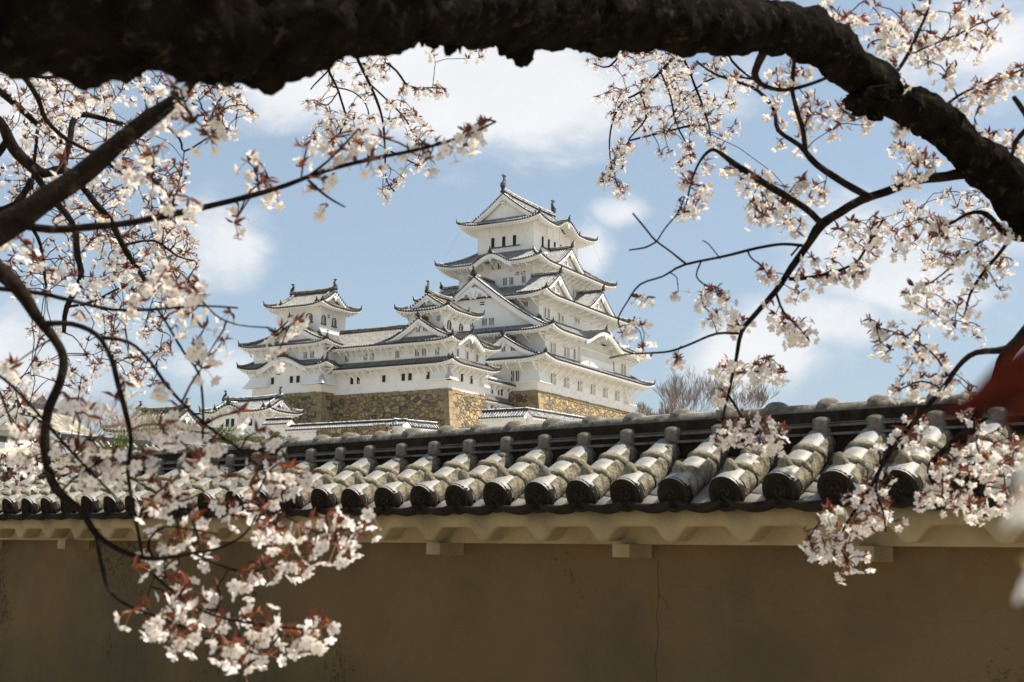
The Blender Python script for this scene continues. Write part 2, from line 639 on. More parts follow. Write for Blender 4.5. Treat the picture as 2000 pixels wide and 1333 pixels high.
def struts(B, par, A, k, zf, wd, s0, s1, sp, drop, th=1.0):
    n = max(1, round((s1 - s0) / sp))
    for i in range(n + 1):
        s = s0 + (s1 - s0) * i / n
        B.inst('bracket', ('st', round(wd, 2), drop), lambda: strut_mesh(wd, drop), P3(A, k, s, 0, zf(s, 0) - .62 * th), k, par)


def oni_mesh():
    b = MB()
    b.hexa([(-.26, -.14, -.1), (.26, -.14, -.1), (.3, .14, -.1), (-.3, .14, -.1), (-.18, -.12, .5), (.18, -.12, .5), (.18, .12, .5), (-.18, .12, .5)], 0)
    b.tube([(0, -.05, .45), (0, -.1, .72), (0, -.22, .95)], [.14, .10, .07], 6)
    b.tube([(-.3, 0, -.05), (-.42, 0, .12), (-.34, 0, .3)], [.08, .07, .03], 5)
    b.tube([(.3, 0, -.05), (.42, 0, .12), (.34, 0, .3)], [.08, .07, .03], 5)
    return b.mesh('ridge_ornament', [TILE_DARK])


def shachi_mesh():
    """fish-shaped roof finial: head down on the ridge, tail curling up"""
    b = MB()
    path = [(0, -.15, 0), (0, -.28, .35), (0, -.12, .8), (0, .12, 1.15), (0, .12, 1.5), (0, -.05, 1.75)]
    b.tube(path, [.36, .42, .34, .25, .17, .09], 8)
    for a in (-1, 1):
        b.poly([(0, 0, 1.5), (a * .16, -.5, 2.05), (a * .06, -.1, 2.25)])
        b.poly([(0, 0, 1.5), (a * .16, .5, 2.0), (a * .06, .08, 2.25)])
        b.poly([(a * .2, -.25, .4), (a * .5, -.45, .75), (a * .18, -.1, .8)])
    for q in (.4, .75, 1.05, 1.3):
        b.beam((0, .1, q), (0, .6, q + .2), .08, .2)
    b.beam((0, -.3, .05), (0, -.55, .3), .34, .18)
    return b.mesh('roof_finial', [TILE_DARK])


def ridge(B, par, path, w=.42, h=.5, name='ridge', side=None):
    b = MB()
    path = [Vector(p) for p in path]
    for a, c in zip(path[:-1], path[1:]):
        b.beam(a + Vector((0, 0, h * .35)), c + Vector((0, 0, h * .35)), w, h * .7, 0)
        b.beam(a + Vector((0, 0, h * .30)), c + Vector((0, 0, h * .30)), w * 1.12, h * .12, 1)
        b.beam(a + Vector((0, 0, h * .58)), c + Vector((0, 0, h * .58)), w * 1.12, h * .10, 1)
        d = (c - a)
        n = max(1, int(d.length / .42))
        sd = d.cross(Vector((0, 0, 1)))
        sd.normalize()
        for i in range(n):                      # round ends along the ridge sides
            q = a + d * ((i + .5) / n) + Vector((0, 0, h * .1))
            for sg in (-1, 1):
                b.disc(q + sd * sg * w * .52, sd * sg, .085, .05, 0, 6)
    b.tube([p + Vector((0, 0, h * .78)) for p in path], w * .3, 6, 1)
    return B.put(b, name, [TILE_DARK, B.rib], par)


def gable_front(B, par, k, A, sc_, dpl, prof, bh=.55, rec=.75, zb=None, caps=True, mullion=True):
    """barge boards, tile-end row, recessed plaster triangle; prof = [(x,z)] left foot .. apex .. right foot"""
    n = len(prof)
    bb, tw, T = MB(), MB(), MB()
    for lo, hi, d0, d1 in ((.10, bh, -.02, .28), (bh - .03, bh + .28, .14, .36)):
        a = [P3(A, k, sc_ + x, dpl + d0, z - lo) for x, z in prof]
        b = [P3(A, k, sc_ + x, dpl + d0, z - hi) for x, z in prof]
        c = [P3(A, k, sc_ + x, dpl + d1, z - hi) for x, z in prof]
        d = [P3(A, k, sc_ + x, dpl + d1, z - lo) for x, z in prof]
        bb.grid([a, b, c, d, a], 0)
    B.put(bb, 'barge_board', [PLASTER], par)
    zb = min(prof[0][1], prof[-1][1]) - .4 if zb is None else zb
    for i in range(n - 1):
        (x0, z0), (x1, z1) = prof[i], prof[i + 1]
        tw.poly([P3(A, k, sc_ + x0, dpl + rec, zb), P3(A, k, sc_ + x1, dpl + rec, zb),
                 P3(A, k, sc_ + x1, dpl + rec, max(zb, z1 - .3)), P3(A, k, sc_ + x0, dpl + rec, max(zb, z0 - .3))])
        tw.poly([P3(A, k, sc_ + x0, dpl + .1, z0 - .2), P3(A, k, sc_ + x1, dpl + .1, z1 - .2),
                 P3(A, k, sc_ + x1, dpl + rec, z1 - .2), P3(A, k, sc_ + x0, dpl + rec, z0 - .2)])
    za = max(z for _, z in prof)
    if mullion:
        hh = za - zb
        for q in (-.36, -.12, .12, .36):
            x = q * (prof[-1][0] - prof[0][0]) * .42
            top = np.interp(x, [p[0] for p in prof], [p[1] for p in prof]) - bh - .3
            if top > zb + .5:
                tw.box(0, 0, 0, 0, 0, 0) if False else None
                p0 = P3(A, k, sc_ + x - .07, dpl + rec - .06, 0)
                p1 = P3(A, k, sc_ + x + .07, dpl + rec + .02, 0)
                tw.box(min(p0[0], p1[0]), max(p0[0], p1[0]), min(p0[1], p1[1]), max(p0[1], p1[1]), zb, top)
    B.put(tw, 'gable_wall', [PLASTER], par)
    if caps:
        ax = Vector((-K_I[k][0], -K_I[k][1], 0))
        tot = 0
        for i in range(n - 1):
            (x0, z0), (x1, z1) = prof[i], prof[i + 1]
            ln = math.hypot(x1 - x0, z1 - z0)
            m = max(1, round(ln / .36))
            for j in range(m):
                t = (j + .5) / m
                x, z = x0 + (x1 - x0) * t, z0 + (z1 - z0) * t
                T.disc(P3(A, k, sc_ + x, dpl - .1, z + .02), ax, .13, .04, 1)
                T.halftube([P3(A, k, sc_ + x, dpl - .12, z + .03), P3(A, k, sc_ + x, dpl + .55, z + .05)], .11,
                           Vector((*K_S[k], 0)), Vector((0, 0, 1.1)), 0, 3)
        B.put(T, 'verge_tiles', [B.rib, TILE_DARK], par)
    return za


def gegyo(B, par, k, A, sc_, dpl, z, sz):
    """carved pendant under the gable peak"""
    def mk():
        b = MB()
        th = .10
        def blob(x, zz, r, n=10):
            b.disc((x, -th, zz), (0, -1, 0), r, .07, 0, n)
        blob(0, -.1, .30)
        blob(-.2, .12, .2); blob(.2, .12, .2)
        blob(0, -.42, .16); blob(0, -.6, .09)
        for a in (-1, 1):
            blob(a * .42, .0, .12)
            if sz > 1.2:
                for i, (x, zz, r) in enumerate(((.62, -.02, .15), (.82, -.16, .14), (1.0, -.32, .13), (1.2, -.45, .12), (1.38, -.62, .09), (.7, -.22, .09), (.95, -.48, .08), (.35, -.42, .16), (.22, -.66, .1), (.48, -.22, .13))):
                    blob(a * x, zz, r, 8)
        return b.mesh('gable_pendant', [PLASTER])
    B.inst('gable_pendant', ('geg', sz > 1.2), mk, P3(A, k, sc_, dpl + .02, z), k, par, sz)


# ------------------------------------------------------------------ windows
def win_mesh(w, h, kind):
    b = MB()
    if kind == 'dark':            # open window with grille behind
        b.box(-w / 2, w / 2, -.02, .02, 0, h, 0)
        for x in (-w / 6, w / 6):
            b.box(x - .03, x + .03, -.05, -.02, 0, h, 2)
        for z in (h * .33, h * .66):
            b.box(-w / 2, w / 2, -.045, -.02, z - .02, z + .02, 2)
        fr = .07
        b.box(-w / 2 - fr, -w / 2, -.12, .02, -fr, h + fr, 1)
        b.box(w / 2, w / 2 + fr, -.12, .02, -fr, h + fr, 1)
        b.box(-w / 2, w / 2, -.12, .02, h, h + fr, 1)
        b.box(-w / 2 - .1, w / 2 + .1, -.16, .02, -.12, 0, 1)
        return b.mesh('window', [DARK, PLASTER, TILE_DARK])
    if kind == 'lattice':         # plastered vertical lattice
        b.box(-w / 2, w / 2, -.02, .02, 0, h, 0)
        n = max(2, round(w / .24))
        for i in range(n + 1):
            x = -w / 2 + w * i / n
            b.box(x - .035, x + .035, -.07, .02, 0, h, 1)
        b.box(-w / 2 - .08, w / 2 + .08, -.14, .02, h, h + .08, 1)
        b.box(-w / 2 - .1, w / 2 + .1, -.16, .02, -.1, 0, 1)
        return b.mesh('window', [DARK, PLASTER])
    if kind == 'south':           # half shuttered opening, its recess shadow painted as a grey panel
        b.box(-w / 2, w / 2, -.02, .02, 0, h, 0)
        n = max(1, round(w / .42))
        for i in range(n + 1):
            x = -w / 2 + w * i / n
            b.box(x - .045, x + .045, -.13, .02, 0, h, 1)
        b.box(-w / 2 - .1, w / 2 + .1, -.18, .02, h, h + .1, 1)
        b.box(-w / 2 - .1, w / 2 + .1, -.16, .02, -.1, 0, 1)
        return b.mesh('window', [WGREY, PLASTER])
    if kind == 'slit':            # tall door-like opening, dark strip and white shutter
        b.box(-w / 2, -w / 2 + w * .36, -.02, .02, 0, h, 0)
        b.box(-w / 2 + w * .36, w / 2, -.07, .02, 0, h, 1)
        b.box(-w / 2 - .05, w / 2 + .05, -.12, .02, h, h + .07, 1)
        return b.mesh('window', [DARK, PLASTER])
    if kind == 'vent':
        b.box(-w / 2, w / 2, -.02, .02, 0, h, 0)
        b.box(-w / 2, w / 2, -.08, .02, h * .38, h * .62, 1)
        b.box(-w / 2 - .06, -w / 2, -.1, .02, -.06, h + .06, 1)
        b.box(w / 2, w / 2 + .06, -.1, .02, -.06, h + .06, 1)
        return b.mesh('window', [DARK, PLASTER])
    if kind == 'bell':            # arched black lacquer frame with gilt studs
        pts = []
        N = 10
        for i in range(N + 1):
            a = math.pi * i / N
            pts.append((-math.cos(a) * w / 2, h * .55 + math.sin(a) * h * .45))
        out = [(-w / 2, 0)] + pts + [(w / 2, 0)]
        b.poly([(x * .98, -.03, z) for x, z in out][::-1], 3)
        for a, c in zip(out[:-1], out[1:]):
            b.beam((a[0], -.07, a[1]), (c[0], -.07, c[1]), .12, .12, 0, up=(0, 1, 0))
        for i, (x, z) in enumerate(out[1:-1:2]):
            b.disc((x, -.12, z), (0, -1, 0), .055, .03, 1, 6)
        for x in (-w / 2, w / 2):
            for z in (.15, .45):
                b.disc((x, -.12, z), (0, -1, 0), .055, .03, 1, 6)
        b.box(-.02 * w, .34 * w, -.05, .0, .1, h * .8, 2)
        b.box(-w / 2 - .18, w / 2 + .18, -.2, .02, -.12, .0, 0)
        return b.mesh('window', [BLACKL, GOLD, WGREY, PLASTER])


def win(B, par, k, plane, s0, s1, z0, z1, kind):
    """window on face k whose wall lies at coordinate plane; s0..s1 along world u or v"""
    w, h = abs(s1 - s0), z1 - z0
    c = (s0 + s1) / 2
    pos = [(c, plane), (plane, c), (c, plane), (plane, c)][k]
    return B.inst('window', ('w', round(w, 2), round(h, 2), kind), lambda: win_mesh(w, h, kind), (*pos, z0), k, par)


# ------------------------------------------------------------------ composed pieces
def wall_box(B, rect, z0, z1, name='wall', lines=None, loops=None):
    b = MB()
    u0, u1, v0, v1 = rect
    b.box(u0, u1, v0, v1, z0, z1)
    if lines:                      # timber framing showing through the plaster
        zz, sp = lines
        for k in (0, 1):
            A = corner(rect, k)
            L = (u1 - u0) if k == 0 else (v1 - v0)
            def bar(s0, s1, za, zb, t=.05):
                p0, p1 = P3(A, k, s0, -t, 0), P3(A, k, s1, .02, 0)
                b.box(min(p0[0], p1[0]), max(p0[0], p1[0]), min(p0[1], p1[1]), max(p0[1], p1[1]), za, zb)
            bar(0, L, zz, zz + .2, .13)
            n = round(L / sp)
            for i in range(n + 1):
                s = min(max(L * i / n, .1), L - .1)
                bar(s - .1, s + .1, zz + .22, z1, .12)
            bar(0, .24, z0, zz, .04)
            bar(L - .24, L, z0, zz, .04)
    if loops:                      # little gun ports
        for k, zl, lst in loops:
            A = corner(rect, k)
            for s in lst:
                for (a, c, za, zb) in ((-.16, -.10, -.16, .16), (.10, .16, -.16, .16), (-.16, .16, .10, .16), (-.16, .16, -.16, -.10)):
                    p0, p1 = P3(A, k, s + a, -.05, 0), P3(A, k, s + c, .02, 0)
                    b.box(min(p0[0], p1[0]), max(p0[0], p1[0]), min(p0[1], p1[1]), max(p0[1], p1[1]), zl + za, zl + zb)
    return B.put(b, name, [PLASTER])


def lift_f(s, L, hA, hB, h=.65, ls=4.2):
    z = 0
    if hA:
        z += h * max(0, 1 - s / ls) ** 2
    if hB:
        z += h * max(0, 1 - (L - s) / ls) ** 2
    return z


def skirt(B, rect, inner, ze, rise, wall, sides=(0, 1, 2, 3), kara=None, strut=None, cut=None, lift=.65, ls=4.2, name='roof', th=1.0, hips=(1, 1, 1, 1)):
    """hipped skirt roof. inner = upper wall rect, wall = lower wall rect, kara={k:(s,w,h)}, cut={k:(s0,s1)}"""
    kara, cut = kara or {}, cut or {}
    T, E = MB(), MB()
    dist = [inner[2] - rect[2], rect[1] - inner[1], rect[3] - inner[3], inner[0] - rect[0]]
    wdist = [wall[2] - rect[2], rect[1] - wall[1], rect[3] - wall[3], wall[0] - rect[0]]
    jobs = []
    for k in sides:
        A = corner(rect, k)
        L = (rect[1] - rect[0]) if k % 2 == 0 else (rect[3] - rect[2])
        D = dist[k]
        DA, DB = dist[(k - 1) % 4], dist[(k + 1) % 4]
        hA, hB = hips[k], hips[(k + 1) % 4]
        kk = kara.get(k)
        rs = rise

        def zf(s, d, L=L, D=D, hA=hA, hB=hB, kk=kk):
            t = d / D
            z = ze + lift_f(s, L, hA, hB, lift, ls) * (1 - t) ** 2 + rs * g_(t)
            if kk:
                q = kz(kk, s)
                if q is not None:
                    z = max(z, ze + q + .05 * d)
            return z

        def dmf(s, D=D, DA=DA, DB=DB, L=L, hA=hA, hB=hB):
            m = D
            if hA:
                m = min(m, s * D / DA)
            if hB:
                m = min(m, (L - s) * D / DB)
            return max(m, 0.001)
        a, b = cut.get(k, (0, L))
        br = [a] + [x for x in (DA, L - DB) if a + .3 < x < b - .3] + [b]
        slope(T, A, k, L, D, zf, dmf, br, nt=8 if kk else 4)
        eave(E, A, k, L, zf, wdist[k], hA and a == 0, hB and b == L, s0=a, s1=b, th=th)
        jobs.append((k, A, L, zf, wdist[k], a, b))
    roof = B.put(T, name, B.mats)
    B.put(E, 'eave', [PLASTER], roof)
    for (k, A, L, zf, wd, a, b) in jobs:
        if strut and k in strut:
            sp, drop = strut[k]
            struts(B, roof, A, k, zf, wd, max(a + .3, wd + .15 if a == 0 else a + .3), min(b - .3, L - wd - .15 if b == L else b - .3), sp, drop, th)
    for k in range(4):            # hips
        if not hips[k] or (k not in sides and (k - 1) % 4 not in sides):
            continue
        A = corner(rect, k)
        Dk, Dp = dist[k], dist[(k - 1) % 4]
        pts = []
        for j in range(6):
            t = j / 5
            p = P3(A, k, Dp * t, Dk * t, ze + lift * (1 - t) ** 2 * max(0, 1 - Dp * t / ls) ** 2 + rise * g_(t) + .05)
            pts.append(p)
        ridge(B, roof, pts, .3, .34, 'hip_ridge')
        o = B.inst('ridge_ornament', 'oni', oni_mesh, (pts[0][0], pts[0][1], pts[0][2] + .1), 0, roof, .62)
        o.rotation_euler = (0, 0, k * math.pi / 2 - math.pi / 4)
    wd_ = wdist
    for k in kara:
        sc_, w, h = kara[k]
        A = corner(rect, k)
        dd = min(dist[k], dist[k] * (h / rise) ** 1.0 + .2)
        ridge(B, roof, [P3(A, k, sc_, .05, ze + h + .1), P3(A, k, sc_, dd, ze + h + .15)], .3, .36)
        B.inst('ridge_ornament', 'oni', oni_mesh, P3(A, k, sc_, .0, ze + h + .2), k, roof, .9)
        gegyo(B, roof, k, A, sc_, .1, ze + h - .75, .8)
        # curved board under the bargeboard line
        E2 = MB()
        N = 20
        for d0, d1, lo, hi in ((.06, .24, .28, .58), (.20, .38, .56, .76)):
            pr = [(sc_ - w * 1.02 + 2.04 * w * i / N) for i in range(N + 1)]
            zz = [ze + (kz((sc_, w, h), s) or 0) for s in pr]
            E2.grid([[P3(A, k, s, d0, z - lo) for s, z in zip(pr, zz)], [P3(A, k, s, d0, z - hi) for s, z in zip(pr, zz)],
                     [P3(A, k, s, d1, z - hi) for s, z in zip(pr, zz)], [P3(A, k, s, d1, z - lo) for s, z in zip(pr, zz)]])
        pw = [P3(A, k, s, wd_[k] - .02, 0) for s in pr]
        E2.grid([[(p[0], p[1], ze - .5) for p in pw], [(p[0], p[1], z - .12) for p, z in zip(pw, zz)]])
        B.put(E2, 'curved_board', [PLASTER], roof)
    return roof


def irimoya(B, rect, axis, gi, ze, zr, wall, kara=None, lift=.65, ls=4.2, finial=1.0, strut=None, name='roof', th=1.0, big=1.0):
    kara = kara or {}
    main = (1, 3) if axis == 'v' else (0, 2)
    T, E = MB(), MB()
    Dm = ((rect[1] - rect[0]) if axis == 'v' else (rect[3] - rect[2])) / 2
    wd = [wall[2] - rect[2], rect[1] - wall[1], rect[3] - wall[3], wall[0] - rect[0]]
    H = zr - ze
    roof_jobs = []
    for k in range(4):
        A = corner(rect, k)
        L = (rect[1] - rect[0]) if k % 2 == 0 else (rect[3] - rect[2])
        kk = kara.get(k)

        def zf(s, d, L=L, kk=kk):
            z = ze + lift_f(s, L, 1, 1, lift, ls) * max(0, 1 - d / (Dm * .6)) ** 2 + H * g_(min(d / Dm, 1))
            if kk:
                q = kz(kk, s)
                if q is not None:
                    z = max(z, ze + q + .05 * d)
            return z
        if k in main:
            def dmf(s, L=L):
                if s < gi:
                    return max(s, .001)
                if s > L - gi:
                    return max(L - s, .001)
                return Dm
            slope(T, A, k, L, Dm, zf, dmf, [0, gi, L - gi, L], nt=8)
        else:
            def dmf(s, L=L):
                return max(min(s, L - s, gi + .8), .001)
            slope(T, A, k, L, gi + .8, zf, dmf, [0, gi + .8, L - gi - .8, L], nt=4)
        eave(E, A, k, L, zf, wd[k], th=th)
        roof_jobs.append((k, A, L, zf))
    roof = B.put(T, name, B.mats)
    B.put(E, 'eave', [PLASTER], roof)
    for (k, A, L, zf) in roof_jobs:
        if strut and k in strut:
            struts(B, roof, A, k, zf, wd[k], wd[k] + .2, L - wd[k] - .2, strut[k][0], strut[k][1], th)
        if k in main:
            for s in (gi + .75, L - gi - .75):      # descending ridges
                pts = [P3(A, k, s, d, zf(s, d) + .04) for d in np.linspace(Dm, Dm * .28, 6)]
                ridge(B, roof, pts, .26, .3, 'descending_ridge')
                B.inst('ridge_ornament', 'oni', oni_mesh, (pts[-1][0], pts[-1][1], pts[-1][2] + .08), k, roof, .7)
        else:
            prof = []
            N = 16
            for i in range(N + 1):
                x = (Dm - gi * .9) * (-1 + 2 * i / N)
                prof.append((x, ze + H * g_(1 - abs(x) / Dm) + .02))
            gable_front(B, roof, k, A, L / 2, gi, prof, bh=.5 * big, rec=.75, zb=ze + H * g_(gi / Dm) + .25)
            gegyo(B, roof, k, A, L / 2, gi, zr - 1.15 * big, .85 * big)
        # hips
        pts = [P3(A, k, gi * t, gi * t, zf(gi * t, gi * t) + .05) for t in np.linspace(0, 1.0, 5)]
        ridge(B, roof, pts, .28, .32, 'hip_ridge')
        o = B.inst('ridge_ornament', 'oni', oni_mesh, (pts[0][0], pts[0][1], pts[0][2] + .1), 0, roof, .6)
        o.rotation_euler = (0, 0, k * math.pi / 2 - math.pi / 4)
        kk = kara.get(k)
        if kk:
            sc_, w, h = kk
            ridge(B, roof, [P3(A, k, sc_, .05, ze + h + .1), P3(A, k, sc_, 1.6, ze + h + .15)], .3, .36)
            B.inst('ridge_ornament', 'oni', oni_mesh, P3(A, k, sc_, 0, ze + h + .2), k, roof, .9)
            gegyo(B, roof, k, A, sc_, .1, ze + h - .7, .7)
            E2 = MB()
            pr = [sc_ - w + 2 * w * i / 20 for i in range(21)]
            pw = [P3(A, k, s, wd[k] - .02, 0) for s in pr]
            E2.grid([[(p[0], p[1], ze - .5) for p in pw], [(p[0], p[1], ze + (kz(kk, s) or 0) - .12) for p, s in zip(pw, pr)]])
            B.put(E2, 'gable_wall', [PLASTER], roof)
    # main ridge with upturned ends
    um, vm = (rect[0] + rect[1]) / 2, (rect[2] + rect[3]) / 2
    if axis == 'v':
        a, b = rect[2] + gi - .15, rect[3] - gi + .15
        path = [(um, a + (b - a) * t, zr + .05 + .22 * (abs(t - .5) * 2) ** 3) for t in np.linspace(0, 1, 7)]
        ks = (0, 2)
    else:
        a, b = rect[0] + gi - .15, rect[1] - gi + .15
        path = [(a + (b - a) * t, vm, zr + .05 + .22 * (abs(t - .5) * 2) ** 3) for t in np.linspace(0, 1, 7)]
        ks = (3, 1)
    ridge(B, roof, path, .5, .75 * min(1, finial + .15))
    for p, k in ((path[0], ks[0]), (path[-1], ks[1])):
        q = (p[0] + K_I[k][0] * .3, p[1] + K_I[k][1] * .3, p[2] + .55 * finial)
        B.inst('roof_finial', 'shachi', shachi_mesh, q, k, roof, finial)
        B.inst('ridge_ornament', 'oni', oni_mesh, (p[0], p[1], p[2] - .1), k, roof, .9 * finial)
    return roof


def dormer(B, k, A, sc_, dpl, hw, za, zb, depth, windows=(), bh=.5, peg=.9, power=1.35, rec=.7, finial=.9, sp=.36, skew=None, mull=False):
    """triangular gable standing on a roof slope"""
    T = MB()
    N = 12

    def zp(x):
        t = min(abs(x) / hw, 1)
        return zb + (za - zb) * ((1 - t) ** power)
    S = Vector((*K_S[k], 0))
    xs = [hw * (i / N) for i in range(N + 1)]
    for sg in (-1, 1):
        n = max(2, int(depth / sp))
        rows = [[P3(A, k, sc_ + sg * x, dpl + depth * j / n, zp(x)) for x in xs] for j in range(n + 1)]
        T.grid(rows, 0)
        for j in range(n):
            dd = dpl + depth * (j + .5) / n
            T.halftube([P3(A, k, sc_ + sg * x, dd, zp(x) + .01) for x in xs], .105, Vector((*K_I[k], 0)), Vector((0, 0, 1.15)), 1, 3, 0)
    g = B.put(T, 'gable', B.mats)
    prof = [(x * s_, zp(x)) for s_, seq in ((-1, xs[::-1]), (1, xs[1:])) for x in seq]
    prof = [(x if True else x, z) for x, z in prof]
    gable_front(B, g, k, A, sc_, dpl, prof, bh=bh, rec=rec, zb=zb - .1, mullion=mull)
    ridge(B, g, [P3(A, k, sc_, dpl - .1, za + .12), P3(A, k, sc_, dpl + .5, za + .05), P3(A, k, sc_, dpl + depth, za + .05)], .34, .5)
    B.inst('ridge_ornament', 'oni', oni_mesh, P3(A, k, sc_, dpl - .15, za + .3), k, g, finial)
    gegyo(B, g, k, A, sc_, dpl, za - 1.05 * peg - bh * .5, peg)
    for (x0, x1, z0, z1, kind) in windows:
        w = x1 - x0
        B.inst('window', ('w', round(w, 2), round(z1 - z0, 2), kind), lambda: win_mesh(w, z1 - z0, kind), P3(A, k, sc_ + (x0 + x1) / 2, dpl + rec, z0), k, g)
    return g


def drop_box(B, rect, k, s0, s1, z0, z1, out, ends=(1, 1), curve=.35):
    """flared stone-dropping bay on face k"""
    b = MB()
    A = corner(rect, k)
    N = 5
    rows = []
    for i in range(N + 1):
        t = i / N
        o = -out * (t ** 1.5 if curve else t) - .03
        z = z1 + (z0 - z1) * t
        e0 = s0 + (o if ends[0] < 0 else 0)
        e1 = s1 - (o if ends[1] < 0 else 0)
        rows.append([P3(A, k, e0, .05, z), P3(A, k, e0, o, z), P3(A, k, e1, o, z), P3(A, k, e1, .05, z)])
    b.grid(rows)
    r = rows[-1]
    b.poly(r)
    lip = [P3(A, k, s0 + (-(out) - .1 if ends[0] < 0 else -.08), -out - .12, z0), P3(A, k, s1 + (out + .1 if ends[1] < 0 else .08), 0.03, z0)]
    xa, xb = sorted((lip[0][0], lip[1][0]))
    ya, yb = sorted((lip[0][1], lip[1][1]))
    b.box(xa, xb, ya, yb, z0 - .14, z0)
    B.put(b, 'stone_drop_bay', [PLASTER])


def stone_base(name, label, rect, zt, depth, batter, group=None, sides=(0, 1, 2, 3)):
    base = (rect[0], rect[2], zt - depth)
    B = Bld(name, label, 'stone rampart', base, group=group)
    b = MB()
    N = 8
    u0, u1, v0, v1 = rect

    def off(t):
        return batter * (t ** 1.0) * (1 - .18 * (1 - t))
    rows = []
    for i in range(N + 1):
        t = i / N
        o = off(t)
        z = zt - depth * t
        rows.append([(u0 - o, v0 - o, z), (u1 + o, v0 - o, z), (u1 + o, v1 + o, z), (u0 - o, v1 + o, z)])
    b.grid(rows[::-1], 0, close=True)
    b.poly(rows[0])
    rnd = random.Random(3)
    for k in (0, 1):               # uneven top course
        A = corner(rect, k)
        L = (u1 - u0) if k == 0 else (v1 - v0)
        s = 0
        while s < L:
            w = rnd.uniform(.6, 1.4)
            h = rnd.uniform(.32, .55)
            hi = rnd.uniform(.0, .10)
            p0, p1 = P3(A, k, s + .03, -.16, 0), P3(A, k, min(s + w, L) - .03, .25, 0)
            b.hexa([(min(p0[0], p1[0]), min(p0[1], p1[1]), zt - h), (max(p0[0], p1[0]), min(p0[1], p1[1]), zt - h), (max(p0[0], p1[0]), max(p0[1], p1[1]), zt - h), (min(p0[0], p1[0]), max(p0[1], p1[1]), zt - h),
                    (min(p0[0], p1[0]) + .04, min(p0[1], p1[1]) + .05, zt + hi - .02), (max(p0[0], p1[0]) - .04, min(p0[1], p1[1]) + .05, zt + hi), (max(p0[0], p1[0]) - .04, max(p0[1], p1[1]), zt + hi), (min(p0[0], p1[0]) + .04, max(p0[1], p1[1]), zt + hi)], 1)
            s += w
    r = B.put(b, 'stonework', [STONE, CORNER])
    qa, qb = MB(), MB()
    z = zt - .02
    i = 0
    while z > zt - depth + .3:     # long and short corner blocks
        h = rnd.uniform(.75, .95)
        t0, t1 = (zt - z) / depth, min(1, (zt - z + h) / depth)
        a, c = off(t0), off(t1)
        la, lb = (1.7, .75) if i % 2 == 0 else (.8, 1.6)
        e = .05
        for (su, cu, sv, cv, q) in ((1, u1, -1, v0, qa), (-1, u0, -1, v0, qb)):
            q.hexa([(cu + su * (c + e) - (la if su > 0 else 0), cv + sv * (c + e), z - h + .03), (cu + su * (c + e) + (la if su < 0 else 0), cv + sv * (c + e), z - h + .03),
                    (cu + su * (c + e) + (la if su < 0 else 0), cv - sv * lb, z - h + .03), (cu + su * (c + e) - (la if su > 0 else 0), cv - sv * lb, z - h + .03),
                    (cu + su * (a + e) - (la if su > 0 else 0), cv + sv * (a + e), z), (cu + su * (a + e) + (la if su < 0 else 0), cv + sv * (a + e), z),
                    (cu + su * (a + e) + (la if su < 0 else 0), cv - sv * lb, z), (cu + su * (a + e) - (la if su > 0 else 0), cv - sv * lb, z)])
        z -= h
        i += 1
    B.put(qa, 'corner_stones', [CORNER])
    B.put(qb, 'corner_stones', [CORNER])
    return B


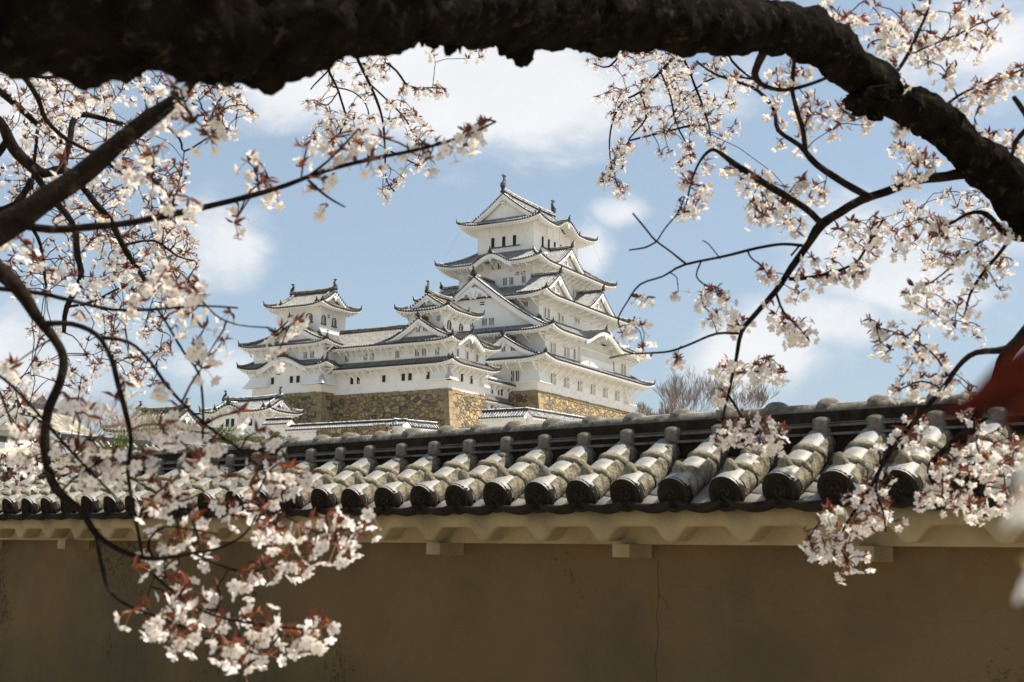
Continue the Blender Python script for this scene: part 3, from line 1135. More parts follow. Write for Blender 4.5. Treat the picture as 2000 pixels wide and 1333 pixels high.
def keep():
    B = Bld('castle_keep', 'tall white five-tiered main keep on the stone base, with the highest roof', 'castle keep', (-21.5, 0, 24.38))
    W1 = (-21.5, 0, 0, 30.9)
    W2 = (-21.8, .3, 1.5, 30.1)
    W3_ = (-19.5, -2.0, 3.7, 27.9)
    W4 = (-17.3, -4.2, 5.9, 25.7)
    W5 = (-15.75, -5.77, 8.64, 22.96)
    wall_box(B, W1, 24.38, 29.0, loops=[(1, 25.3, [5.9, 7.2, 9.9, 11.4, 14.1, 15.7, 18.4, 20.0, 22.8, 24.3]), (1, 24.9, [4.2, 8.6, 12.9, 17.2, 21.5, 25.8]), (0, 25.2, [17.5, 19.8])])
    wall_box(B, W2, 28.6, 33.4)
    wall_box(B, W3_, 33, 39.0)
    wall_box(B, W4, 38.4, 45.0)
    wall_box(B, W5, 44.4, 51.7, lines=(50.0, 2.2))
    R1 = (-24.0, 2.5, -2.25, 34.6)
    R2 = (-24.4, 2.9, -.96, 32.6)
    R3 = (-22.2, .71, .99, 30.65)
    R4 = (-19.85, -1.5, 3.12, 28.6)
    R5 = (-18.1, -3.42, 6.22, 25.4)
    r1 = skirt(B, R1, W2, 28.75, 1.25, W1, strut={0: (2.15, 1.5), 1: (2.05, 1.5)}, th=1.15)
    r2 = skirt(B, R2, W3_, 33.0, 2.75, W2, kara={1: (14.9 - R2[2] + 1.0, 6.2, 2.0)}, strut={0: (2.4, 1.0), 1: (2.6, .8)})
    r3 = skirt(B, R3, W4, 38.6, 2.45, W3_, strut={0: (2.2, .9), 1: (2.4, .75)})
    r4 = skirt(B, R4, W5, 44.35, 2.9, W4, kara={0: (-10.1 - R4[0], 3.5, 1.45)}, strut={0: (1.25, 1.2), 1: (1.5, 1.1)})
    r5 = irimoya(B, R5, 'v', 1.5, 51.35, 56.3, W5, kara={1: (15.6 - R5[2], 3.6, 1.45)}, big=1.15)
    # gables
    dormer(B, 0, corner(R1, 0), -4.7 - R1[0], .45, 5.9, 32.15, 29.3, 4.2, windows=[(-.55, .0, 30.0, 30.75, 'lattice'), (.9, 1.7, 30.0, 30.85, 'lattice')])
    dormer(B, 0, corner(R2, 0), -10.95 - R2[0], 1.15, 12.6, 41.75, 33.6, 6.4, windows=[(-3.4, -2.3, 34.45, 35.5, 'lattice'), (-1.9, -.6, 34.45, 35.5, 'lattice'), (.85, 1.75, 34.5, 35.55, 'lattice'), (2.1, 2.95, 34.5, 35.55, 'lattice'), (.5, 1.3, 37.6, 38.1, 'vent')],
           bh=.75, peg=1.7, power=1.22, rec=1.0, finial=1.35)
    dormer(B, 2, corner(R2, 2), R2[1] + 10.95, 1.15, 12.6, 41.75, 33.6, 6.4, bh=.75, peg=1.7, power=1.22, rec=1.0, finial=1.35)
    dormer(B, 1, corner(R3, 1), 5.9 - R3[2], .5, 4.7, 42.15, 39.0, 4.8, windows=[(-.95, -.35, 39.5, 40.2, 'south'), (.3, .9, 39.5, 40.2, 'south')], power=1.25, finial=1.1)
    dormer(B, 1, corner(R3, 1), 20.0 - R3[2], .5, 4.7, 42.15, 39.0, 4.8, windows=[(-.95, -.35, 39.5, 40.2, 'south'), (.3, .9, 39.5, 40.2, 'south')], power=1.25, finial=1.1)
    dormer(B, 1, corner(R4, 1), 13.75 - R4[2], .5, 4.8, 47.95, 44.75, 4.2, windows=[(-.95, -.35, 45.2, 45.9, 'south'), (.3, .9, 45.2, 45.9, 'south')], power=1.25, finial=1.0)
    dormer(B, 3, corner(R3, 3), R3[3] - 8.0, .5, 4.7, 42.15, 39.0, 4.8, power=1.25, finial=1.1)
    # flared bays at the corners
    drop_box(B, W1, 0, 21.5 - 2.5, 21.5, 25.65, 28.4, .8, ends=(1, -1))
    drop_box(B, W1, 1, 0, 2.5, 25.6, 28.4, .8, ends=(-1, 1))
    drop_box(B, W1, 1, 28.3, 30.9, 25.6, 28.4, .8, ends=(1, -1))
    # windows
    for c in (3.9, 8.0, 12.25, 16.55, 20.85, 25.1):
        win(B, None, 1, 0, c - .28, c + .28, 25.75, 27.3, 'south')
        win(B, None, 1, 0, c + .62, c + 1.3, 25.75, 27.3, 'south')
    for c in (3.2, 7.4):
        win(B, None, 1, .3, c - .25, c + .25, 30.15, 31.6, 'south')
        win(B, None, 1, .3, c + .65, c + 1.35, 30.15, 31.6, 'south')
    for c in (10.4, 23.6, 26.75, 27.75):
        win(B, None, 1, .3, c - .3, c + .3, 30.15, 31.7, 'south')
    for c in (5.45, 6.55, 9.8):
        win(B, None, 1, -2.0, c - .28, c + .28, 35.85, 37.25, 'south')
    win(B, None, 1, -2.0, 10.6, 11.2, 36.1, 37.0, 'south')
    for c in (15.2, 16.15):
        win(B, None, 1, -2.0, c - .28, c + .28, 36.7, 37.4, 'south')
    for c in (18.5, 19.55):
        win(B, None, 1, -4.2, c - .28, c + .28, 41.35, 42.65, 'south')
    for a in (-4.35, -3.55):
        win(B, None, 0, 0, a, a + .55, 25.85, 27.35, 'lattice')
    for a in (-9.4, -8.3):
        win(B, None, 0, 5.9, a, a + .7, 41.35, 42.45, 'lattice')
    win(B, None, 0, 5.9, -6.2, -5.5, 41.4, 42.5, 'lattice')
    win(B, None, 0, 5.9, -15.6, -14.9, 41.4, 42.4, 'lattice')
    for a in (-7.3, -6.25, -15.6):
        win(B, None, 0, 5.9, a, a + .65, 42.75, 43.2, 'vent')
    for a in (-11.5, -10.4):
        win(B, None, 0, 5.9, a, a + .6, 43.9, 44.9, 'lattice')
    win(B, None, 0, 3.7, -4.5, -3.8, 37.3, 38.0, 'lattice')
    for a in (-13.25, -11.3, -9.4):
        win(B, None, 0, 8.64, a, a + .62, 48.15, 49.7, 'dark')
    b = MB()
    b.box(-13.4, -8.1, 8.42, 8.64, 48.0, 48.12)
    b.box(-5.77, -5.55, 10.9, 18.6, 48.0, 48.12)
    B.put(b, 'window_sill', [BLACKL])
    for a in (11.1, 13.05, 15.0, 16.95):
        win(B, None, 1, -5.77, a, a + 1.6, 48.15, 49.7, 'slit')
    # lattice bay under the curved gable
    bay = MB()
    bay.box(.3, .72, 11.7, 22.8, 29.6, 31.0)
    bay.box(.3, .50, 11.7, 22.8, 31.0, 33.6)
    n = 30
    for i in range(n + 1):
        v = 11.75 + 11.0 * i / n
        bay.box(.5, .68, v - .07, v + .07, 31.0, 33.5)
    bay.box(.5, .74, 11.7, 22.8, 32.15, 32.3)
    B.put(bay, 'lattice_bay', [PLASTER])
    # lightning wires run down from the top eaves
    w = MB()
    for (a, b_) in (((-17.6, 6.6, 51.0), (-19.4, 3.6, 44.5)), ((-3.9, 24.8, 51.0), (-1.9, 28.0, 44.5)), ((-6.6, 8.55, 50.9), (-8.0, 8.3, 47.0))):
        w.tube([a, b_], .010, 3)
    B.put(w, 'lightning_wire', [TILE_DARK])
    # green downpipe stack beside the big gable ridge
    return B


def west_keep():
    B = Bld('small_keep', 'three-storey small white keep on the ochre stone corner, right of the long gallery', 'small keep', (-10.6, -20.27, 22.2), old=True)
    w12 = (-10.6, -1.63, -20.27, -11.4)
    w3 = (-8.95, -3.31, -19.05, -12.76)
    wall_box(B, w12, 22.2, 28.9, loops=[(0, 23.0, [.7, 5.9]), (0, 27.2, [2.9, 8.0])])
    wall_box(B, w3, 28.4, 33.2)
    r1 = skirt(B, (-10.6, -.13, -21.8, -9.9), (-10.6, -1.63, -20.27, -11.4), 25.5, .95, w12, sides=(0, 1), hips=(0, 1, 1, 0), strut={0: (1.05, .75), 1: (1.1, .75)}, ls=3, lift=.45, th=.8)
    r2 = skirt(B, (-10.6, -.16, -21.83, -9.97), (-8.95, -3.31, -19.05, -12.76), 28.35, 2.0, w12, sides=(0, 1, 2), hips=(0, 1, 1, 0), kara={1: (4.75, 3.1, 1.35)}, strut={0: (1.3, .75), 1: (1.6, .8)}, ls=3, lift=.5, th=.8)
    irimoya(B, (-10.3, -1.96, -20.29, -11.5), 'v', 1.25, 32.75, 35.1, w3, lift=.5, ls=3, finial=.58, strut={0: (1.5, .6), 1: (1.2, .6)}, th=.8, big=.8)
    dormer(B, 0, (-10.6, -21.83), 4.65, .75, 5.1, 31.6, 28.95, 2.7, windows=[(-.75, -.1, 29.85, 30.75, 'lattice'), (.3, .95, 29.85, 30.75, 'lattice')], bh=.45, peg=.75, finial=.75)
    drop_box(B, w12, 0, 6.6, 8.97, 23.5, 25.3, .75, ends=(1, -1))
    drop_box(B, w12, 1, 0, 1.0, 23.5, 25.3, .75, ends=(-1, 1))
    drop_box(B, w12, 1, 7.6, 8.9, 23.5, 25.3, .65, ends=(1, 1))
    for a, b in ((-10.0, -9.3), (-6.9, -6.2), (-5.82, -5.15), (-3.75, -3.1)):
        win(B, None, 0, -20.27, a, b, 26.72, 27.65, 'lattice')
    for a, b in ((-8.88, -8.27), (-7.82, -7.21), (-5.0, -4.45)):
        win(B, None, 0, -20.27, a, b, 23.62, 24.57, 'dark')
    for a in (-17.6, -15.25):
        win(B, None, 1, -1.63, a, a + .65, 23.5, 24.55, 'dark')
    for a in (-18.7, -16.38, -14.0):
        win(B, None, 1, -1.63, a, a + .62, 26.55, 27.6, 'south')
    win(B, None, 0, -19.05, -4.5, -3.85, 31.3, 32.1, 'lattice')
    for c in (-17.9, -15.05):
        win(B, None, 1, -3.31, c - .36, c + .36, 30.2, 31.55, 'bell')
    for c in (-16.8,):
        win(B, None, 1, -3.31, c - .25, c + .25, 31.9, 32.35, 'vent')
    for c in (-16.2, -15.0):
        win(B, None, 1, -1.63, c - .5, c + .4, 28.25, 28.6, 'vent')


def gallery():
    B = Bld('castle_gallery', 'long two-storey white gallery joining the two small keeps, plain tiled ridge', 'gallery', (-20.1, -20.27, 22.3), old=True)
    w = (-20.1, -10.6, -20.27, -13.2)
    wall_box(B, w, 22.3, 28.9, loops=[(0, 23.0, [4.6, 2.6]), (0, 23.9, [4.4, 8.9]), (0, 27.0, [3.2, 6.2])])
    skirt(B, (-19.3, -10.6, -21.8, -11.7), (-19.3, -10.6, -20.27, -13.2), 25.5, .95, w, sides=(0,), hips=(0, 0, 0, 0), strut={0: (1.02, .75)}, th=.8)
    # upper roof with a ridge along the gallery
    T, E = MB(), MB()
    zf = lambda s, d: 28.35 + 3.15 * g_(min(d / 5.8, 1))
    slope(T, (-22.6, -21.8), 0, 13.6, 5.8, zf, lambda s: 5.8, [0, 13.6], nt=6)
    slope(T, (-9.0, -10.2), 2, 13.6, 5.8, zf, lambda s: 5.8, [0, 13.6], nt=6)
    eave(E, (-19.3, -21.8), 0, 8.7, zf, 1.5, False, False, th=.8)
    r = B.put(T, 'roof', B.mats)
    B.put(E, 'eave', [PLASTER], r)
    struts(B, r, (-19.3, -21.8), 0, zf, 1.5, .8, 8.5, 1.0, .75, .8)
    ridge(B, r, [(-22.6, -16, 31.45), (-16, -16, 31.4), (-9.0, -16, 31.45)], .42, .6)
    for a, b in ((-18.22, -17.55), (-15.13, -14.5), (-14.05, -13.42)):
        win(B, None, 0, -20.27, a, b, 26.7, 27.6, 'lattice')
    for a, b in ((-17.17, -16.6), (-16.09, -15.52), (-11.96, -11.37)):
        win(B, None, 0, -20.27, a, b, 23.62, 24.55, 'dark')
    for c in (-14.2,):
        win(B, None, 0, -20.27, c - .3, c + .3, 25.0, 25.25, 'vent')


def north_keep():
    B = Bld('small_keep', 'three-storey small white keep at the left end of the gallery, arched black-framed windows', 'small keep', (-32, -22.8, 22.5), old=True)
    w12 = (-32.0, -20.0, -22.8, -13.0)
    w3 = (-29.74, -22.46, -20.6, -15.0)
    wall_box(B, w12, 22.5, 29.4, loops=[(0, 23.4, [1.2, 5.1, 8.6]), (0, 27.3, [2.1])])
    wall_box(B, w3, 28.9, 35.0)
    skirt(B, (-33.75, -18.25, -24.1, -11.4), (-32.0, -20.0, -22.8, -13.0), 26.0, .95, w12, hips=(1, 1, 1, 1), kara={0: (7.7, 4.2, 1.45)}, strut={0: (1.1, .75), 1: (1.1, .75)}, ls=3, lift=.45, th=.8)
    skirt(B, (-33.75, -18.4, -24.04, -11.5), w3, 29.0, 2.15, w12, strut={0: (1.12, .75), 1: (1.1, .75)}, ls=3, lift=.45, th=.8)
    irimoya(B, (-31.3, -20.97, -22.06, -13.5), 'u', 1.25, 34.65, 37.2, w3, lift=.5, ls=3, finial=.55, th=.8, big=.8)
    dormer(B, 0, (-33.75, -24.04), 8.3, .8, 5.7, 32.55, 29.65, 3.4, windows=[(-.95, -.2, 30.2, 31.0, 'lattice'), (.25, 1.0, 30.2, 31.0, 'lattice')], bh=.5, peg=.85, finial=.75)
    drop_box(B, w12, 0, -.0, 3.0, 23.65, 25.7, .85, ends=(-1, 1))
    drop_box(B, w12, 0, 9.4, 12.0, 23.65, 25.7, .85, ends=(1, -1))
    drop_box(B, w12, 1, 0, 2.5, 23.65, 25.7, .85, ends=(-1, 1))
    for a, b in ((-28.85, -28.1), (-23.23, -22.58), (-22.11, -21.4)):
        win(B, None, 0, -22.8, a, b, 27.1, 28.0, 'lattice')
    win(B, None, 1, -20.0, -22.2, -21.6, 27.1, 28.0, 'south')
    for a, b in ((-28.7, -28.09), (-25.41, -24.78), (-24.28, -23.63)):
        win(B, None, 0, -22.8, a, b, 23.93, 24.87, 'dark')
    win(B, None, 0, -22.8, -27.8, -27.1, 25.2, 25.6, 'vent')
    for c in (-24.35, -27.55):
        win(B, None, 0, -20.6, c - .5, c + .5, 32.6, 33.75, 'bell')
    for c in (-20.0 + .1, -17.6):
        win(B, None, 1, -22.46, c - .36, c + .36, 32.3, 33.45, 'bell')
    win(B, None, 1, -22.46, -19.1, -18.6, 33.3, 33.75, 'vent')
    win(B, None, 1, -22.46, -19.2, -18.7, 31.1, 31.6, 'vent')


def link():
    B = Bld('castle_passage', 'narrow white two-storey passage with two small pent roofs between small keep and main keep', 'passage', (-9.6, -11.4, 17), old=True)
    w = (-9.6, -4.6, -11.4, -.05)
    wall_box(B, w, 17, 25.9)
    b = MB()
    b.box(-8.6, -5.6, -11.3, 1.4, 25.8, 26.3)
    B.put(b, 'wall', [PLASTER])
    skirt(B, (-10.6, -3.55, -12.9, .0), (-8.3, -6.0, -11, .0), 25.15, 1.25, w, sides=(1,), hips=(0, 0, 0, 0), strut={1: (1.4, .6)}, cut={1: (4.6, 12.85)}, th=.7)
    skirt(B, (-10.6, -3.6, -12.9, .0), (-9.6, -4.6, -11, .0), 22.35, .9, w, sides=(1,), hips=(0, 0, 0, 0), strut={1: (1.4, .55)}, cut={1: (5, 12.85)}, th=.7)
    for a, b_ in ((-5.04, -4.54), (-3.3, -2.85), (-2.5, -1.9)):
        win(B, None, 1, -4.6, a, b_, 23.55, 24.5, 'dark')
    for a, b_ in ((-5.05, -4.56), (-4.2, -3.65), (-2.43, -1.94)):
        win(B, None, 1, -4.6, a, b_, 20.9, 22.0, 'dark')


def low_wall(name, label, p0, p1, zb, ze, zr, hw=.75, th=.35, endcap=True, group=None, cat='wall', stone=0.0):
    """plastered wall with a small two-sided tiled roof, from p0 to p1 in castle u,v"""
    a, b = cw(*p0, 0), cw(*p1, 0)
    d = (b - a)
    L = d.length
    ang = math.atan2(d.y, d.x)
    t = thing(name, label, cat, (a.x, a.y, zb), ang, group)
    w = MB()
    w.box(0, L, -th, th, 0, ze - zb + .1)
    obj('wall', w.mesh('wall', [PLASTER]), t)
    if stone:
        s = MB()
        s.box(-.1, L + .1, -th - .25, th + .25, -2, stone)
        obj('stone_footing', s.mesh('stone_footing', [STONE]), t)
    T = MB()
    H = zr - ze
    n = max(2, round(L / .34))
    for sg in (-1, 1):
        rows = []
        for i in range(n + 1):
            x = -.15 + (L + .3) * i / n
            rows.append([(x, sg * hw, ze - zb), (x, 0, zr - zb)])
        T.grid(rows, 0)
        for i in range(n):
            x = -.15 + (L + .3) * (i + .5) / n
            T.halftube([(x, sg * (hw + .05), ze - zb + .02), (x, 0, zr - zb + .02)], .1, Vector((1, 0, 0)), Vector((0, 0, 1.15)), 1, 3, 0)
            T.disc((x, sg * (hw + .06), ze - zb + .02), (0, sg, 0), .12, .03, 2)
        T.box(-.1, L + .1, *sorted((sg * (hw - .05), sg * .3)), ze - zb - .28, ze - zb - .04, 3)
        m = int(L / .9)
        for i in range(m):
            x = L * (i + .5) / m
            T.box(x - .08, x + .08, *sorted((sg * (hw - .12), sg * th)), ze - zb - .42, ze - zb - .28, 3)
    for x in (-.16, L + .16):
        T.poly([(x, -hw, ze - zb - .2), (x, hw, ze - zb - .2), (x, hw, ze - zb), (x, 0, zr - zb), (x, -hw, ze - zb)], 3)
    r = obj('roof', T.mesh('roof', [TILE_PAN, TILE_RIB, TILE_DARK, PLASTER]), t)
    R = MB()
    R.beam((-.2, 0, zr - zb + .1), (L + .2, 0, zr - zb + .1), .3, .28, 0)
    R.tube([(-.2, 0, zr - zb + .27), (L + .2, 0, zr - zb + .27)], .11, 6, 1)
    obj('ridge', R.mesh('ridge', [TILE_DARK, TILE_RIB]), r)
    return t


def gate_turret():
    B = Bld('gate_turret', 'low white turret with a curved eave gable, in front of the left stone base', 'turret', (-26.6, -37.0, 14))
    w = (-26.4, -17.6, -36.0, -31.6)
    wall_box(B, w, 14.8, 18.7)
    b = MB()
    b.box(-26.7, -17.3, -36.3, -31.3, 11, 15.35)
    B.put(b, 'stone_footing', [STONE])
    irimoya(B, (-27.7, -16.3, -37.1, -30.6), 'u', 1.0, 18.45, 20.2, w, kara={0: (4.8, 2.6, .95)}, lift=.35, ls=2.5, finial=.45, strut={0: (1.1, .5), 1: (1.1, .5)}, th=.65, big=.65)
    for a, b_ in ((-24.15, -23.55), (-23.3, -22.7), (-20.4, -19.75)):
        win(B, None, 0, -36.0, a, b_, 16.75, 17.75, 'dark')
    drop_box(B, w, 0, 7.0, 8.8, 16.4, 18.2, .6, ends=(1, -1))


def castle():
    stone_base('stone_rampart', 'ochre stone base under the main keep, rising on the right', (-21.5, 0, 0, 30.9), 24.38, 9.5, 2.3)
    stone_base('stone_rampart', 'ochre stone base under the long gallery and right small keep', (-20.3, -1.63, -20.27, -11.4), 22.25, 8.5, 2.0)
    stone_base('stone_rampart', 'ochre stone base under the left small keep', (-32.0, -20.0, -22.8, -13.0), 22.5, 8.8, 1.9)
    keep()
    west_keep()
    gallery()
    north_keep()
    link()
    gate_turret()
    low_wall('roofed_wall', 'white wall with a stepped tiled roof at the foot of the rampart beside the turret', (-15.7, -38), (-12.2, -38), 13.5, 16.45, 17.0)
    low_wall('roofed_wall', 'long low white wall with tiled roof below the gallery stone base', (-12.1, -38.0), (4.4, -38), 13, 15.65, 16.1)
    low_wall('roofed_wall', 'short tiled wall end sloping down to the right below the gallery', (3.2, -38.3), (5.2, -33.2), 12.6, 15.6, 16.15)
    low_wall('roofed_wall', 'white wall with tiled roof in front of the main keep stone base', (7.2, -26), (13.1, -26), 14, 17.45, 18.25, hw=.95)
    low_wall('roofed_wall', 'white wall with tiled roof running away along the main keep stone base', (13.1, -26), (15.2, -10), 14, 17.45, 18.25, hw=.95)
    s = Bld('stone_block_wall', 'low grey-green wall of squared stones in front of the gallery rampart', 'stone wall', (-7, -39.3, 13))
    b = MB()
    b.box(-6.9, 3.2, -39.6, -38.9, 13, 15.45)
    b.box(1.3, 2.9, -39.9, -38.7, 15.3, 15.72)
    s.put(b, 'stonework', [STONE])


castle()


def far_left():
    # small gabled hall, mostly behind blossom at the left edge
    c = W(46, 812, 70)
    t = thing('gabled_hall', 'small white gabled hall with dark tiles behind the blossom at the left edge', 'hall', (c.x, c.y, 8), rad(-8))
    zr = c.z + .55 - 8
    w = MB()
    w.box(-2.2, 2.2, 0, 5, 0, zr - 1.5)
    w.poly([(-2.2, 0, zr - 1.5), (2.2, 0, zr - 1.5), (0, 0, zr - .2)])
    obj('wall', w.mesh('wall', [PLASTER]), t)
    T = MB()
    N = 10
    xs = [2.9 * i / N for i in range(N + 1)]
    zp = lambda x: zr - 1.75 + 1.75 * (1 - x / 2.9) ** 1.25
    for sg in (-1, 1):
        T.grid([[(sg * x, -.7 + 6 * j / 16, zp(x)) for x in xs] for j in range(17)], 0)
        for j in range(16):
            T.halftube([(sg * x, -.7 + 6 * (j + .5) / 16, zp(x) + .01) for x in xs], .09, Vector((0, 1, 0)), Vector((0, 0, 1)), 1, 3)
        for x in np.arange(.15, 2.9, .3):
            T.disc((sg * x, -.75, zp(x)), (0, -1, 0), .1, .03, 2)
        T.grid([[(sg * x, -.68, zp(x) - .08) for x in xs], [(sg * x, -.68, zp(x) - .38) for x in xs], [(sg * x, -.45, zp(x) - .38) for x in xs]], 3)
    r = obj('roof', T.mesh('roof', [TILE_PAN, TILE_RIB_OLD, TILE_DARK, PLASTER]), t)
    R = MB()
    R.beam((0, -.8, zr + .08), (0, 5.3, zr + .08), .3, .3)
    obj('ridge', R.mesh('ridge', [TILE_DARK]), r)
    # larger roof behind the hall
    c = W(0, 800, 84)
    t = thing('tiled_hall', 'large hall with grey ribbed roof, cut off by the left edge behind the gabled hall', 'hall', (c.x - 6, c.y, 8), rad(-5))
    w = MB()
    w.box(-6, 6.3, 1, 9, 0, c.z - 8 - .6)
    obj('wall', w.mesh('wall', [PLASTER]), t)
    T = MB()
    zb = c.z - 8 - .7
    zt = zb + 2.1
    T.grid([[(x, 0, zb), (x, 4, zt)] for x in np.linspace(-7, 7.2, 40)], 0)
    T.grid([[(x, 4, zt), (x, 10, zb - .5)] for x in np.linspace(-7, 7.2, 40)], 0)
    for x in np.linspace(-6.9, 7.1, 42):
        T.halftube([(x, -.05, zb + .02), (x, 4, zt + .02)], .11, Vector((1, 0, 0)), Vector((0, 0, 1.15)), 1, 3, 0)
    r = obj('roof', T.mesh('roof', [TILE_PAN, TILE_RIB_OLD]), t)
    # dark-roofed storehouse left of the turret
    low = []
    a, b = W(318, 838, 168), W(432, 836, 160)
    for (nm, lb, pa, pb, dz, hw, hr) in (
            ('roofed_wall', 'dark-roofed white gallery wall between the bushy tree and the turret', a, b, 0, 1.9, 1.5),
            ('roofed_wall', 'long low white wall with pale ribbed tiles behind the near wall at far left', W(120, 872, 60), W(430, 873, 66), 0, .6, .42)):
        d = pb - pa
        L = math.hypot(d.x, d.y)
        t = thing(nm, lb, 'wall', (pa.x, pa.y, pa.z - 4), math.atan2(d.y, d.x))
        w = MB()
        w.box(0, L, -hw * .5, hw * .5, 0, 4.0)
        obj('wall', w.mesh('wall', [PLASTER]), t)
        T = MB()
        for sg in (-1, 1):
            n = max(2, round(L / .34))
            T.grid([[(L * i / n, sg * hw, 3.95), (L * i / n, 0, 3.95 + hr)] for i in range(n + 1)], 0)
            for i in range(n):
                x = L * (i + .5) / n
                T.halftube([(x, sg * (hw + .03), 3.97), (x, 0, 3.97 + hr)], .1, Vector((1, 0, 0)), Vector((0, 0, 1.15)), 1, 3, 0)
                T.disc((x, sg * (hw + .04), 3.97), (0, sg, 0), .11, .03, 2)
            T.box(0, L, *sorted((sg * (hw - .08), sg * hw * .4)), 3.68, 3.88, 3)
        T.poly([(0, -hw, 3.9), (0, hw, 3.9), (0, 0, 3.9 + hr)], 3)
        T.poly([(L, -hw, 3.9), (L, hw, 3.9), (L, 0, 3.9 + hr)], 3)
        r = obj('roof', T.mesh('roof', [TILE_PAN, TILE_RIB_OLD, TILE_DARK, PLASTER]), t)
        R = MB()
        R.beam((0, 0, 3.95 + hr + .08), (L, 0, 3.95 + hr + .08), .26, .26)
        obj('ridge', R.mesh('ridge', [TILE_DARK]), r)
    # turret roof seen through the yellow-green tree
    B = Bld('corner_turret', 'low turret with an old tiled roof, half hidden by the yellow-green tree', 'turret', (-44, -62, 8), old=True)
    c = W(300, 800, 110)
    q = c - CO
    u, v = q.dot(CU_), q.dot(CV_)
    B.base = Vector((u, v, 8))
    B.root.location = cw(u, v, 8)
    w = (u - 5, u + 1, v + 1, v + 5)
    wall_box(B, w, 8, c.z - 1.6)
    irimoya(B, (u - 6.2, u + 2.2, v - .2, v + 6.2), 'u', 1.2, c.z - 1.8, c.z + .2, w, lift=.4, ls=2.5, finial=.3, th=.7, big=.7)


far_left()
# ------------------------------------------------------------------ the near plastered wall
def tomoe_mesh():
    """round eave-end tile with raised rim and three-comma swirl; faces -y"""
    b = MB()
    R = .087
    N = 28
    ring = lambda r, y: [(r * math.cos(2 * math.pi * i / N), y, r * math.sin(2 * math.pi * i / N)) for i in range(N)]
    b.grid([ring(.001, -.004), ring(.062, -.004), ring(.066, -.014), ring(.078, -.016), ring(R, -.011), ring(R + .001, .03), ring(.072, .045)], 0, close=True)
    b.grid([ring(.050, -.004), ring(.0515, -.008), ring(.053, -.004)], 0, close=True)
    for q in range(3):
        a0 = q * 2 * math.pi / 3
        path, rd = [], []
        for i in range(9):
            t = i / 8
            a = a0 + t * 2.6
            r = .012 + .030 * t
            path.append((r * math.cos(a), -.006, r * math.sin(a)))
            rd.append(.0095 * (1 - t) ** .8 + .0022)
        b.tube(path, rd, 6)
    return b.mesh('eave_end_tile', [FT_DARK], True)


def smooth_line(pts):
    out = []
    for a, b in zip(pts[:-1], pts[1:]):
        for i in range(6):
            q = a.lerp(b, i / 6)
            out.append(q + Vector((mnoise.noise(q * 30) * .008, 0, 0)))
    return out + [pts[-1]]


